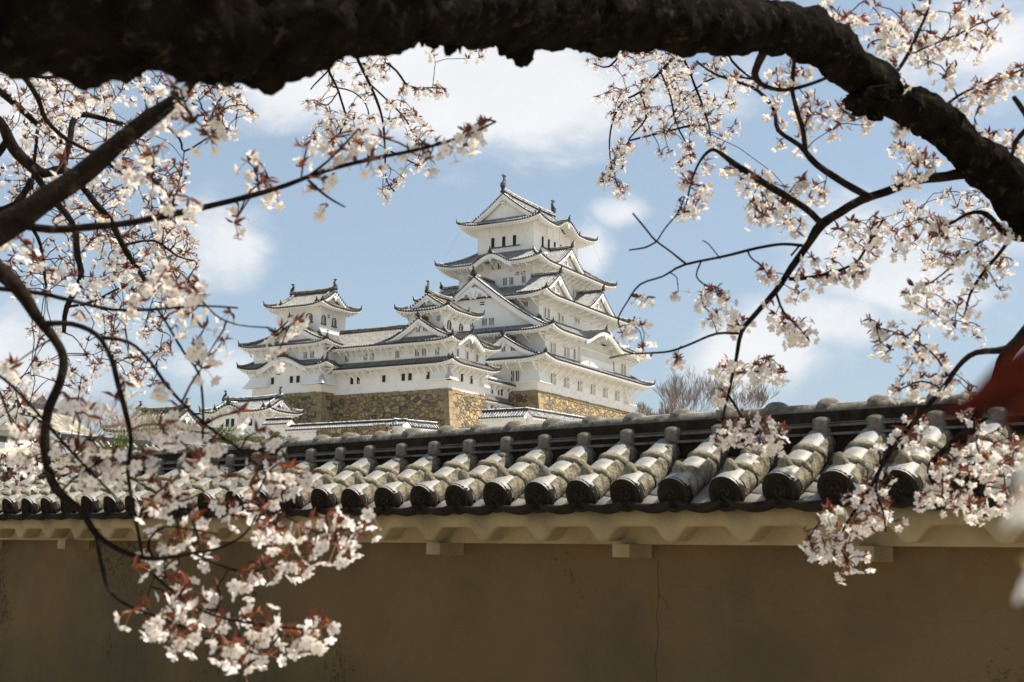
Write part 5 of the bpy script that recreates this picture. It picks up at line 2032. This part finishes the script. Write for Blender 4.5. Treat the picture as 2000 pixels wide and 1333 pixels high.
    br[19] = B([(1421, 770, 5), (1440, 800, 5), (1460, 830, 4), (1500, 850, 3)], 3.58, 3.5)
    br[20] = B([(1460, 489, 4), (1468, 505, 3), (1490, 520, 3)], 3.5, 3.5)
    br[21] = B([(1369, 512, 3.5), (1360, 540, 3), (1380, 560, 3)], 3.56, 3.6)
    br[22] = B([(1407, 506, 3), (1385, 478, 2.5), (1372, 470, 2)], 3.56, 3.6)
    for k in (2, 3):
        T.along(br[k], .045, .35)
    for k in (9, 11, 12, 13, 16, 17, 18, 19):
        T.along(br[k], .030, .15)
    T.along(br[1], .05, .86)
    D = 3.55
    T.spray([(1500, 395, 45, 16, D), (1560, 375, 40, 12, D), (1590, 385, 20, 4, D), (1540, 430, 30, 7, D), (1465, 345, 22, 4, D), (1350, 370, 30, 8, D), (1335, 400, 20, 4, D), (1350, 412, 16, 3, D),
             (1395, 575, 20, 6, D), (1390, 612, 18, 5, D), (1432, 632, 22, 6, D), (1425, 718, 26, 9, D), (1500, 715, 28, 9, D), (1530, 725, 14, 3, D), (1500, 533, 16, 4, D), (1255, 580, 9, 2, D), (1322, 573, 10, 2, D),
             (1240, 640, 16, 5, D), (1265, 672, 14, 4, D), (1215, 650, 9, 2, D), (1320, 708, 14, 4, D), (1560, 655, 26, 8, D), (1565, 570, 14, 4, D), (1530, 620, 22, 6, D), (1600, 525, 36, 10, D), (1660, 525, 30, 8, D), (1690, 490, 26, 6, D),
             (1700, 440, 30, 7, D), (1650, 445, 20, 4, D), (1540, 145, 30, 7, 3.3), (1510, 160, 20, 3, 3.3), (1580, 205, 26, 7, 3.4), (1575, 235, 18, 4, 3.4), (1640, 222, 28, 6, 3.4), (1690, 232, 20, 4, 3.45), (1750, 245, 16, 3, 3.4), (1610, 230, 10, 2, 3.4),
             (1780, 290, 26, 6, 3.5), (1800, 322, 26, 6, 3.5), (1768, 345, 18, 4, 3.5), (1815, 300, 16, 3, 3.5), (1740, 62, 36, 9, 3.4), (1785, 45, 36, 10, 3.4), (1838, 75, 34, 8, 3.4), (1720, 90, 22, 4, 3.4), (1800, 110, 26, 5, 3.4), (1910, 72, 34, 8, 3.5),
             (1900, 20, 40, 7, 3.5), (1640, 35, 34, 7, 3.3), (1690, 20, 24, 4, 3.3), (1600, 15, 20, 3, 3.3), (1860, 150, 26, 4, 3.4), (1905, 185, 30, 7, 3.4), (1950, 170, 34, 7, 3.5), (1990, 150, 26, 5, 3.5), (1925, 262, 26, 6, 3.5), (1965, 272, 28, 6, 3.5), (1990, 300, 20, 4, 3.5),
             (1425, 840, 26, 6, 3.4), (1470, 855, 34, 10, 3.4), (1515, 850, 30, 8, 3.4), (1400, 862, 14, 3, 3.4), (1480, 820, 18, 4, 3.4), (1470, 355, 22, 3, D), (1420, 330, 10, 1, D)], jit=.12, link=.5, keep=.8, lf=1.25)
    # lower right boughs from outside the frame
    a = B([(2130, 520, 40), (2060, 590, 34), (2000, 655, 27), (1970, 690, 25), (1945, 745, 24), (1915, 800, 20), (1888, 842, 14), (1852, 872, 12), (1815, 914, 10), (1826, 950, 9), (1850, 975, 8), (1895, 992, 5), (1930, 1010, 4)], 3.2, 3.3)
    c = B([(2000, 655, 17), (1965, 682, 15), (1905, 690, 11), (1872, 715, 10), (1845, 755, 9), (1810, 795, 9), (1778, 832, 10), (1740, 880, 9), (1715, 925, 8), (1690, 970, 7), (1655, 1020, 6), (1640, 1060, 4), (1655, 1095, 3)], 3.22, 3.2)
    e = B([(1720, 915, 5), (1710, 960, 5), (1725, 1000, 4), (1730, 1040, 3)], 3.2, 3.2)
    e2 = B([(1840, 760, 4), (1800, 745, 4), (1760, 760, 3)], 3.2, 3.3)
    e3 = B([(1690, 965, 4), (1650, 975, 3), (1610, 1010, 3), (1580, 1050, 3)], 3.2, 3.2)
    f = B([(2100, 440, 20), (2040, 462, 17), (1985, 466, 13), (1955, 448, 12), (1925, 418, 10), (1890, 418, 7), (1850, 440, 5), (1815, 438, 4)], 3.4, 3.6)
    g = B([(1975, 462, 9), (1950, 498, 7), (1915, 540, 6), (1895, 575, 5), (1883, 622, 4)], 3.45, 3.6)
    h = B([(1945, 455, 6), (1905, 480, 5), (1865, 515, 4), (1825, 548, 3), (1790, 562, 3)], 3.5, 3.6)
    i_ = B([(1980, 190, 9), (2010, 240, 11), (1985, 275, 9), (1975, 310, 7)], 3.3, 3.4)
    j = B([(1850, 735, 5), (1830, 700, 4), (1795, 670, 3), (1750, 650, 3), (1712, 640, 3)], 3.2, 3.4)
    T.along(a, .035, .5)
    for q in (c,):
        T.along(q, .04, .45)
    for q in (e, e2, e3, f, g, h, j):
        T.along(q, .028, .2)
    T.spray([(1760, 465, 40, 10, D), (1820, 445, 40, 9, D), (1860, 480, 36, 9, D), (1800, 575, 30, 8, D), (1835, 605, 30, 8, D), (1875, 620, 34, 9, D), (1895, 645, 20, 4, D), (1925, 505, 22, 4, D), (1940, 440, 22, 4, D),
             (1700, 632, 18, 5, 3.3), (1730, 665, 24, 6, 3.3), (1785, 675, 34, 10, 3.3), (1815, 700, 22, 5, 3.3), (1770, 750, 22, 6, 3.3), (1850, 735, 26, 7, 3.2), (1890, 770, 30, 7, 3.2), (1970, 560, 20, 2, 3.4),
             (1780, 850, 24, 7, 3.2), (1800, 840, 20, 4, 3.2), (1850, 920, 44, 18, 3.2), (1900, 905, 44, 16, 3.2), (1950, 880, 44, 14, 3.2), (1990, 890, 30, 8, 3.1), (1870, 970, 44, 16, 3.2), (1930, 980, 44, 14, 3.2), (1985, 965, 30, 9, 3.1),
             (1800, 960, 26, 7, 3.2), (1920, 850, 30, 7, 3.2), (1700, 960, 26, 7, 3.2), (1690, 1010, 30, 10, 3.2), (1730, 1000, 26, 8, 3.2), (1640, 1055, 34, 10, 3.2), (1600, 1060, 28, 8, 3.2), (1640, 1095, 26, 7, 3.2), (1690, 1085, 18, 4, 3.2), (1570, 1050, 14, 3, 3.2), (1750, 1030, 14, 3, 3.2)], jit=.14, link=.5, keep=.60)
    T.finish()
    # leafy twig almost touching the lens
    U = Tree('cherry_sprig', 'out-of-focus red cherry leaf sprig close to the lens at the right edge', tuple(W(2250, 640, .5)), 8, 1, .013)
    sp = U.branch([(2250, 640, 60), (2150, 690, 40), (2060, 740, 26), (2010, 800, 16)], .5, .40, 6)
    for (x, y, dx, dy, L, d) in ((2075, 650, -1.0, .80, .038, .36), (2060, 745, -1, .25, .032, .355), (2090, 680, -.75, .95, .03, .37)):
        p = W(x, y, d)
        v = (CR * dx - CU * dy).normalized()
        n = (-_f + CU * .3 + CR * .2).normalized()
        x2 = v.cross(n).normalized()
        R = np.array([[x2.x, v.x, n.x], [x2.y, v.y, n.y], [x2.z, v.z, n.z]])
        U.lf.add(LT[1], R, p - U.base, L)
    for (x, y, d) in ((2015, 880, .36), (2000, 960, .35), (2020, 1110, .38)):
        p = W(x, y, d)
        U.pd.tube([W(2060, 740, .42) - U.base, W(2040, (y + 740) / 2, .42) - U.base, p - U.base], .0007, 4, cap=False)
        U.fl.add(FT[1], rot_to((-_f + CR * .9 - CU * .8).normalized(), 1.0), p - U.base, .0125)
    U.finish(LEAF_DARK)


tree_limb()


def tree_left():
    base = (-3.4, 1.7, 0)
    T = Tree('cherry_tree', 'near cherry boughs reaching in from the left edge over the plaster wall', base, 21, 1, .0128, nb=(2, 4))
    B = T.branch
    l1 = B([(-330, 640, 90), (-150, 540, 76), (-20, 455, 62), (60, 410, 48), (145, 352, 42), (225, 285, 38), (290, 236, 34), (335, 200, 26), (372, 165, 18), (395, 130, 12)], 2.0, 2.1, 12)
    l2 = B([(30, 440, 18), (100, 448, 16), (180, 444, 15), (260, 434, 14), (330, 420, 13), (400, 405, 12), (480, 385, 11), (560, 362, 10), (640, 332, 9), (720, 312, 8.5), (800, 296, 7.5), (862, 280, 6.5), (918, 262, 5), (968, 238, 4)], 2.25, 2.45, 8)
    l3 = B([(595, 350, 6), (640, 315, 4.5), (680, 275, 4), (700, 252, 3)], 2.35, 2.4)
    l4 = B([(602, 352, 6), (630, 378, 5), (655, 395, 4), (674, 405, 3)], 2.35, 2.35)
    l5 = B([(588, 355, 4), (592, 320, 4), (600, 285, 3)], 2.35, 2.4)
    l6 = B([(-330, 420, 51.0), (-150, 450, 45.9), (-20, 518, 37.4), (35, 568, 28.9), (72, 620, 20.4), (105, 662, 18.4), (124, 700, 17.7), (118, 745, 17.7), (98, 795, 18.4), (88, 845, 18.4), (90, 900, 17.7), (110, 955, 17.0), (160, 1000, 14.3), (190, 1045, 12.2), (240, 1078, 10.2), (300, 1092, 8.8), (370, 1082, 6.8), (430, 1070, 5.4), (478, 1043, 4.8), (502, 1005, 3.4)], 2.1, 2.15, 12)
    l7 = B([(92, 632, 12.6), (140, 634, 10.4), (190, 655, 10.4), (218, 700, 10.4), (230, 750, 10.4), (245, 805, 9.6), (256, 860, 8.9), (250, 920, 8.1), (258, 985, 6.7), (270, 1040, 5.9), (278, 1085, 5.2)], 2.1, 2.15)
    l8 = B([(198, 660, 9), (250, 668, 8), (290, 702, 7), (335, 765, 7), (400, 828, 6), (470, 880, 5), (520, 925, 4)], 2.12, 2.3)
    l9 = B([(188, 1048, 9), (196, 1095, 8), (212, 1150, 8), (245, 1180, 6), (300, 1202, 6), (350, 1222, 5), (400, 1247, 4.5), (450, 1264, 4), (510, 1280, 3)], 2.1, 2.05)
    l10 = B([(262, 1086, 8), (300, 1122, 7), (350, 1165, 6), (400, 1195, 6), (450, 1211, 5), (520, 1222, 5), (580, 1228, 4), (620, 1228, 3)], 2.12, 2.05)
    l11 = B([(380, 1082, 6), (430, 1105, 5), (480, 1118, 5), (520, 1110, 4), (560, 1098, 3)], 2.15, 2.2)
    l12 = B([(-30, 560, 11), (20, 566, 11), (80, 574, 9), (150, 590, 8), (220, 605, 7), (300, 605, 6), (390, 598, 4), (465, 602, 3.5)], 2.3, 2.4)
    l13 = B([(305, 600, 5), (330, 640, 5), (360, 690, 5), (388, 730, 5), (396, 790, 5), (396, 860, 6)], 2.4, 2.5)
    l14 = B([(405, 600, 3.5), (430, 622, 3.5), (470, 636, 3), (522, 640, 3)], 2.35, 2.4)
    l15 = B([(-20, 720, 6), (30, 760, 6), (80, 815, 6), (130, 872, 6), (185, 930, 5), (240, 985, 4)], 2.0, 2.1)
    l16 = B([(-10, 740, 6), (20, 820, 5), (40, 880, 5), (55, 930, 4)], 2.2, 2.2)
    l17 = B([(500, 1020, 5), (520, 1000, 4), (560, 1010, 4), (620, 1040, 3), (680, 1035, 3), (730, 1010, 3)], 2.15, 2.25)
    l18 = B([(300, 1092, 6), (290, 1060, 5), (320, 1030, 4), (380, 1035, 4), (430, 1045, 3)], 2.15, 2.2)
    l19 = B([(250, 930, 5), (300, 960, 4), (350, 980, 4), (400, 960, 3)], 2.15, 2.2)
    l20 = B([(120, 960, 5), (150, 930, 4), (200, 900, 4), (230, 870, 3)], 2.1, 2.1)
    for p_ in (l3, l4, l5, l17, l18, l19, l20, l11):
        T.along(p_, .032, .1)
    T.along(l2, .045, .60)
    T.along(l9, .045, .3)
    T.along(l10, .05, .35)
    T.along(l8, .06, .3)
    T.along(l12, .09, .3)
    D = 2.25
    T.spray([(355, 200, 38, 8, 1.95), (330, 185, 26, 4, 1.95), (395, 225, 30, 5, 1.95), (420, 270, 22, 4, 1.95), (300, 215, 20, 3, 1.95),
             (270, 320, 36, 8, D), (330, 360, 36, 9, D), (300, 300, 26, 5, D), (380, 400, 22, 4, D), (140, 310, 14, 2, D), (320, 405, 24, 5, D),
             (40, 470, 30, 6, D), (60, 500, 26, 4, D), (15, 450, 16, 2, D), (140, 535, 14, 2, D), (335, 545, 36, 12, D), (300, 565, 30, 8, D), (365, 590, 34, 10, D), (330, 620, 26, 6, D), (385, 545, 16, 3, D),
             (410, 650, 20, 4, D), (400, 690, 26, 6, D), (430, 670, 16, 3, D), (385, 715, 14, 2, D), (545, 650, 22, 5, 2.4), (565, 625, 14, 2, 2.4), (540, 690, 14, 2, 2.4), (500, 325, 24, 5, 2.4), (505, 350, 22, 4, 2.4), (450, 425, 22, 5, 2.4), (540, 370, 18, 3, 2.4),
             (640, 270, 18, 4, 2.4), (740, 258, 14, 3, 2.4), (735, 315, 16, 3, 2.4), (825, 320, 22, 5, 2.4), (905, 275, 24, 6, 2.4), (950, 230, 14, 3, 2.4), (650, 300, 18, 3, 2.4), (690, 260, 14, 3, 2.4), (830, 285, 12, 2, 2.4),
             (225, 765, 18, 4, 2.0), (160, 810, 28, 8, 2.0), (130, 790, 20, 4, 2.0), (185, 870, 34, 9, 2.0), (130, 870, 26, 6, 2.0), (60, 850, 34, 8, 2.1), (40, 880, 30, 6, 2.1), (20, 720, 18, 4, 2.1), (245, 740, 18, 3, 2.1), (315, 845, 24, 6, 2.1), (340, 850, 16, 3, 2.1),
             (210, 920, 36, 10, 2.1), (170, 945, 26, 5, 2.1), (260, 880, 26, 5, 2.1), (370, 880, 34, 9, 2.1), (400, 905, 28, 7, 2.2), (425, 870, 18, 3, 2.2), (330, 950, 30, 7, 2.1), (300, 1000, 26, 5, 2.1), (480, 810, 16, 3, 2.2), (520, 850, 20, 4, 2.2), (530, 900, 26, 6, 2.2), (560, 905, 26, 6, 2.2), (590, 930, 18, 3, 2.2),
             (470, 940, 30, 6, 2.2), (500, 970, 36, 10, 2.2), (545, 960, 26, 6, 2.2), (470, 1000, 26, 5, 2.2), (520, 1010, 36, 10, 2.2), (420, 1000, 24, 4, 2.2), (550, 1030, 26, 6, 2.2), (640, 1020, 26, 7, 2.2), (670, 1025, 22, 4, 2.2), (600, 1060, 26, 6, 2.2), (660, 1065, 24, 5, 2.2), (725, 1035, 14, 3, 2.2),
             (570, 1095, 22, 4, 2.2), (340, 1060, 28, 6, 2.1), (380, 1020, 24, 5, 2.1), (255, 1100, 18, 3, 2.1), (330, 1125, 24, 6, 2.1), (300, 1150, 22, 4, 2.1), (370, 1160, 26, 8, 2.1), (400, 1190, 26, 7, 2.1), (420, 1140, 18, 3, 2.1), (290, 1200, 20, 4, 2.0), (330, 1220, 24, 6, 2.0), (360, 1235, 18, 4, 2.0),
             (435, 1215, 22, 5, 2.05), (490, 1215, 26, 6, 2.05), (520, 1230, 18, 3, 2.05), (440, 1250, 22, 5, 2.0), (475, 1270, 20, 4, 2.0), (468, 1298, 14, 3, 2.0), (520, 1280, 14, 3, 2.0), (610, 1195, 14, 3, 2.05), (635, 1225, 24, 6, 2.05), (600, 1235, 20, 4, 2.05), (570, 1240, 14, 2, 2.05), (500, 1120, 22, 4, 2.2), (480, 1140, 14, 2, 2.2)],
            jit=.14, link=.45, keep=.42, rt=.0019)
    T.finish()


tree_left()


def tree_back_left():
    """second cherry further back: dense blossom filling the upper left"""
    base = (-4.6, 4.6, 0)
    T = Tree('cherry_tree', 'farther cherry with a dense cloud of small white blossom filling the upper left', base, 33, 0, .0150, nb=(3, 5))
    B = T.branch
    B([(-60, 205, 26), (0, 240, 24), (25, 290, 24), (55, 322, 23), (85, 338, 21), (120, 332, 17), (150, 345, 14)], 4.6, 4.8, 8)
    B([(60, 325, 14), (95, 380, 14), (140, 432, 13), (152, 500, 12), (158, 545, 12), (130, 600, 11), (125, 650, 8)], 4.7, 4.9)
    B([(120, 330, 15), (135, 282, 13), (142, 240, 12), (160, 224, 11), (200, 232, 10), (240, 242, 9)], 4.8, 5.0)
    B([(150, 350, 14), (185, 395, 14), (215, 430, 13), (240, 480, 12), (268, 525, 10), (290, 560, 7)], 4.8, 5.0)
    B([(5, 100, 13), (40, 140, 12), (72, 190, 10), (90, 235, 9), (130, 272, 8), (180, 300, 7), (240, 340, 5)], 3.9, 4.4)
    B([(35, 142, 8), (90, 152, 7), (140, 145, 6), (200, 142, 6)], 3.9, 4.2)
    B([(-40, 150, 16), (20, 195, 14), (70, 240, 12), (120, 280, 9)], 5.2, 5.4)
    B([(-30, 420, 22), (30, 400, 16), (60, 350, 12)], 4.9, 4.8)
    B([(-40, 330, 30), (-5, 300, 18), (15, 270, 12)], 4.8, 4.8)
    B([(245, 250, 7), (300, 235, 6), (350, 270, 5), (360, 296, 4), (405, 270, 3)], 4.6, 4.6)
    B([(75, 240, 7), (60, 420, 8), (80, 480, 7), (90, 560, 5)], 5.4, 5.5)
    B([(240, 480, 6), (300, 470, 5), (345, 500, 4), (380, 510, 3)], 5.0, 5.2)
    B([(130, 600, 6), (180, 590, 5), (240, 560, 4), (300, 540, 3)], 5.0, 5.2)
    tr = [(Vector((-4.6, 4.6, -.2)), .22), (Vector((-4.5, 4.6, 1.2)), .16), (Vector((-3.9, 4.7, 2.3)), .12), (W(-60, 205, 4.6), .03)]
    craggy(smooth_path(tr, 4), 'trunk', T.root, Vector(base), seg=.1, n=14)
    bl = []
    rnd = random.Random(4)
    dense = [(60, 150, 70, 26), (150, 190, 70, 30), (60, 230, 60, 22), (230, 170, 60, 22), (330, 170, 60, 14), (120, 280, 60, 22), (200, 260, 60, 20), (280, 260, 50, 14), (40, 330, 60, 22), (150, 370, 60, 24), (230, 350, 60, 26), (300, 380, 60, 22),
             (60, 400, 50, 12), (350, 430, 40, 12), (150, 440, 60, 20), (230, 440, 60, 28), (300, 450, 55, 30), (340, 480, 45, 24), (360, 520, 36, 16), (280, 520, 55, 26), (200, 500, 55, 20), (110, 500, 50, 12), (60, 560, 40, 8), (340, 570, 45, 16), (270, 590, 45, 14),
             (200, 580, 45, 12), (120, 560, 40, 8), (300, 640, 34, 8), (230, 640, 40, 7), (190, 700, 36, 6), (150, 740, 36, 6), (280, 730, 36, 7), (250, 690, 26, 4), (330, 690, 26, 5), (430, 250, 34, 8), (460, 185, 34, 7), (410, 170, 30, 6), (480, 210, 22, 4), (440, 215, 20, 3),
             (30, 500, 30, 5), (90, 640, 34, 4), (60, 720, 20, 2), (20, 800, 40, 9), (60, 900, 60, 16), (20, 930, 50, 12), (120, 900, 50, 8), (360, 340, 30, 6), (90, 90, 50, 8)]
    for x, y, r, c in dense:
        bl.append((x, y, r, int(c * .95), rnd.uniform(4.6, 5.9)))
    T.spray(bl, jit=.45, link=.8, rt=.0022)
    T.spray([(x, y, r, 4, 5.2) for x, y, r, c in dense], jit=.6, link=1.0, rt=.0026, fl=.2, lf=1.0)
    # twigs hanging below the limb, centre top
    D = 6.0
    C_ = lambda p, **k: B(p, D, D + .2, 5, tw=False)
    C_([(700, 20, 8), (695, 100, 7), (715, 150, 7), (735, 195, 6), (748, 240, 5), (752, 300, 4), (754, 350, 3), (770, 375, 3)])
    C_([(735, 60, 6), (745, 110, 5), (775, 140, 5), (800, 170, 4), (845, 172, 3), (868, 174, 3)])
    C_([(640, 60, 7), (640, 130, 6), (655, 165, 5), (668, 200, 5), (675, 235, 4), (662, 262, 3)])
    C_([(718, 160, 4), (755, 195, 4), (790, 230, 4), (808, 262, 3), (835, 285, 3)])
    C_([(640, 140, 4), (615, 165, 3), (607, 175, 3)])
    C_([(650, 170, 4), (690, 180, 3), (715, 205, 3), (722, 235, 3)])
    C_([(752, 290, 4), (780, 305, 3), (820, 325, 3)])
    C_([(660, 180, 3), (640, 205, 3), (620, 200, 3)])
    hb = [(610, 195, 16, 6), (625, 235, 10, 2), (700, 130, 26, 9), (660, 120, 20, 5), (745, 145, 24, 8), (760, 105, 14, 3), (655, 165, 14, 4), (700, 165, 14, 4), (690, 215, 16, 5), (660, 225, 22, 9), (690, 240, 16, 6), (650, 240, 14, 4), (785, 185, 20, 6), (820, 170, 14, 4), (858, 175, 14, 5), (800, 230, 20, 8),
          (810, 265, 18, 6), (720, 235, 16, 5), (760, 205, 16, 5), (640, 265, 24, 8), (610, 275, 12, 4), (700, 285, 22, 7), (830, 320, 20, 6), (745, 320, 14, 3), (760, 370, 20, 8), (780, 350, 12, 4), (770, 240, 14, 4), (605, 130, 12, 3), (935, 105, 10, 3), (845, 100, 10, 2), (720, 190, 12, 3), (835, 250, 12, 3)]
    T.spray([(x, y, r, c, D) for x, y, r, c in hb], jit=.3, link=.9, rt=.0020)
    T.finish()


def tree_back_right():
    base = (6.6, 8.4, 0)
    T = Tree('cherry_tree', 'farther cherry whose fine hanging twigs of small blossom fill the sky right of centre', base, 44, 0, .0150, nb=(3, 6))
    B = T.branch
    D = 6.2
    tr = [(Vector((6.6, 8.4, -.2)), .18), (Vector((6.3, 8.2, 2.4)), .14), (Vector((5.2, 7.6, 5.2)), .10), (W(1900, -330, D), .07), (W(1560, -150, D), .04), (W(1560, -60, D), .03)]
    craggy(smooth_path(tr, 4), 'trunk', T.root, Vector(base), seg=.1, n=12)
    for p in ([(1560, -60, 18), (1480, 10, 13), (1400, 60, 9), (1330, 100, 7), (1290, 140, 6), (1250, 180, 5), (1215, 200, 4), (1196, 240, 4), (1190, 290, 3), (1198, 340, 3), (1212, 372, 3)],
              [(1480, 10, 7), (1380, 30, 6), (1300, 60, 6), (1230, 90, 5), (1190, 130, 4), (1160, 125, 3)],
              [(1330, 100, 5), (1350, 150, 5), (1370, 200, 5), (1385, 250, 4), (1390, 292, 3)],
              [(1400, 60, 5), (1430, 120, 5), (1470, 155, 4), (1500, 170, 3)],
              [(1290, 140, 4), (1310, 190, 4), (1320, 240, 4), (1345, 290, 3), (1350, 320, 3)],
              [(1250, 180, 4), (1262, 230, 4), (1230, 270, 3), (1220, 300, 3)],
              [(1470, 155, 4), (1400, 150, 4), (1340, 190, 3), (1310, 230, 3)],
              [(1350, 245, 5), (1300, 258, 4), (1230, 275, 4)]):
        B(p, D, D + .3, 5)
    hb = [(1165, 120, 16, 3), (1230, 125, 34, 10), (1290, 110, 34, 12), (1340, 140, 30, 9), (1300, 160, 34, 12), (1250, 175, 30, 10), (1220, 205, 26, 9), (1200, 230, 16, 5), (1270, 215, 30, 9), (1330, 195, 30, 11), (1380, 190, 26, 9), (1350, 235, 28, 11), (1390, 240, 26, 9), (1420, 200, 22, 6),
          (1300, 250, 26, 8), (1250, 255, 22, 6), (1215, 290, 20, 8), (1205, 320, 16, 6), (1182, 345, 16, 6), (1212, 368, 15, 7), (1345, 290, 18, 7), (1335, 320, 14, 4), (1400, 275, 20, 5), (1430, 250, 14, 3), (1300, 300, 12, 3), (1200, 180, 16, 4), (1400, 120, 24, 6), (1440, 150, 22, 5), (1170, 190, 8, 1)]
    T.spray([(x, y, r, int(c * 1.3), D) for x, y, r, c in hb], jit=.35, link=.9, rt=.0022, lf=1.3)
    # behind the lower right: more far blossom over the sky
    T.spray([(1870, 400, 40, 8, 5.5), (1920, 380, 40, 8, 5.5), (1770, 430, 40, 8, 5.5), (1700, 470, 36, 5, 5.5), (1850, 460, 40, 8, 5.5), (1640, 470, 30, 3, 5.5), (1960, 500, 30, 5, 5.5), (1820, 520, 26, 4, 5.5)], jit=.3, link=.9, rt=.0020)
    T.finish()


tree_back_left()
tree_back_right()


# ------------------------------------------------------------------ distant trees and bushes
def grow(mb, p, d, r, L, depth, rnd, spread=.42, upb=.12, tips=None, minr=.012, kids=(2, 3), sides=3):
    n = 3
    path, rr = [p.copy()], [r]
    q = p.copy()
    dd = d.copy()
    for i in range(n):
        dd = (dd + Vector((rnd.uniform(-1, 1), rnd.uniform(-1, 1), rnd.uniform(-.4, .8))) * .11 + UP * upb * .3).normalized()
        q = q + dd * (L / n)
        path.append(q.copy())
        rr.append(max(minr, r * (1 - .38 * (i + 1) / n)))
    mb.tube(path, rr, sides, cap=False)
    if depth == 0:
        if tips is not None:
            tips.append(q.copy())
        return
    for i in range(rnd.randint(*kids)):
        k = rnd.choice((1, 2, 3, 3))
        nd_ = (dd + Vector((rnd.uniform(-1, 1), rnd.uniform(-1, 1), rnd.uniform(-.5, .6))) * spread * 1.7 + UP * upb).normalized()
        grow(mb, path[k], nd_, max(minr, rr[k] * .72), L * rnd.uniform(.66, .88), depth - 1, rnd, spread, upb, tips, minr, kids, sides)


def bare_tree(px, py_top, d, label, seed, H=9.5, stems=4, minr=.012, zoff=0):
    top = W(px, py_top, d)
    rnd = random.Random(seed)
    base = Vector((top.x, top.y, top.z - H))
    t = thing('bare_tree', label, 'tree', base)
    mb, cr = MB(), MB()
    mb.tube([Vector((0, 0, -1)), Vector((.05, 0, 1.0)), Vector((0, 0, H * .26))], [.3, .24, .2], 8)
    for i in range(stems):
        a = 6.28 * i / stems + rnd.uniform(-.4, .4)
        grow(cr, Vector((0, 0, H * .22)), Vector((math.cos(a) * .85, math.sin(a) * .85, 1)).normalized(), .10, H * .22, 6, rnd, .30, .10, None, minr, (2, 3))
    mb.build('trunk', [BARE], t, True)
    cr.build('crown', [BARE], t)
    return t


bare_tree(1345, 716, 150, 'bare fan-shaped tree just right of the keep, behind the tiled wall', 3, 10.5, 8)
bare_tree(1452, 728, 158, 'bare twiggy tree farther right, crossing a blossom sprig behind the wall', 9, 10, 8)
bare_tree(1285, 768, 142, 'small thin bare tree against the foot of the keep', 14, 7.5, 5, .018)


def budding(px, py, d, label, seed, H, mat_, nb, sp, name='blossom_tree', bs=.05, stems=5, minr=.010):
    top = W(px, py, d)
    rnd = random.Random(seed)
    base = Vector((top.x, top.y, top.z - H))
    t = thing(name, label, 'tree', base)
    mb, cr = MB(), MB()
    mb.tube([Vector((0, 0, -1)), Vector((.05, 0, .8)), Vector((0, 0, H * .3))], [.22, .18, .14], 7)
    tips = []
    for i in range(stems):
        a = 6.28 * i / stems + rnd.uniform(-.4, .4)
        grow(cr, Vector((0, 0, H * .25)), Vector((math.cos(a) * sp, math.sin(a) * sp, 1)).normalized(), .08, H * .27, 4, rnd, .42, .05, tips, minr, (2, 3))
    mb.build('trunk', [BARE], t, True)
    cr.build('limbs', [BARE], t)
    I = Inst()
    for q in tips:
        for _ in range(nb):
            p = q + Vector((rnd.gauss(0, 1), rnd.gauss(0, 1), rnd.gauss(0, .8))) * H * .05
            n = Vector((rnd.uniform(-1, 1), rnd.uniform(-1, 1), rnd.uniform(-1, 1)))
            I.add(LT[0], rot_to(n, rnd.uniform(0, 6)), p, bs * rnd.uniform(.8, 2.0))
    I.build('crown', [mat_], t)
    return t


budding(85, 745, 75, 'pale pink budding cherry tree behind the halls at far left', 5, 5.2, BUDPINK, 14, .9, bs=.06)
budding(175, 775, 80, 'lower pink budding cherry tree beside the yellow-green tree', 6, 4.6, BUDPINK, 14, .9, bs=.06)
budding(275, 790, 88, 'bushy yellow-green budding tree in front of the far turret', 7, 4.6, BUDGREEN, 9, .9, 'budding_tree', bs=.07, stems=7, minr=.014)
budding(330, 815, 90, 'small yellow-green budding tree right of the larger one', 8, 3.6, BUDGREEN, 9, .9, 'budding_tree', bs=.07, minr=.014)


def shrub(px, py, d, label, seed, r):
    c = W(px, py, d)
    rnd = random.Random(seed)
    t = thing('evergreen_shrub', label, 'shrub', (c.x, c.y, c.z - r * 1.6), group=None)
    mb = MB()
    mb.tube([Vector((0, 0, -1.0)), Vector((0, 0, r))], .06, 6)
    I = Inst()
    for b in range(26):
        q = Vector((rnd.gauss(0, .5), rnd.gauss(0, .5), rnd.gauss(0, .42))) * r + Vector((0, 0, r * 1.1))
        mb.tube([Vector((0, 0, r * .5)), q.lerp(Vector((0, 0, r * .5)), .3), q], .02, 3, cap=False)
        for _ in range(60):
            p = q + Vector((rnd.gauss(0, 1), rnd.gauss(0, 1), rnd.gauss(0, .7))) * r * .16
            n = Vector((rnd.uniform(-1, 1), rnd.uniform(-1, 1), rnd.uniform(-.2, 1)))
            I.add(LT[0], rot_to(n, rnd.uniform(0, 6)), p, r * rnd.uniform(.10, .22))
    mb.build('stem', [BARE], t)
    I.build('crown', [GREENB], t)


shrub(458, 842, 60, 'dark green shrub below the turret window', 1, .95)
shrub(232, 858, 55, 'yellowish green shrub behind the near wall at left', 2, .85)
shrub(540, 848, 60, 'small green shrub right of the turret footing', 3, .5)
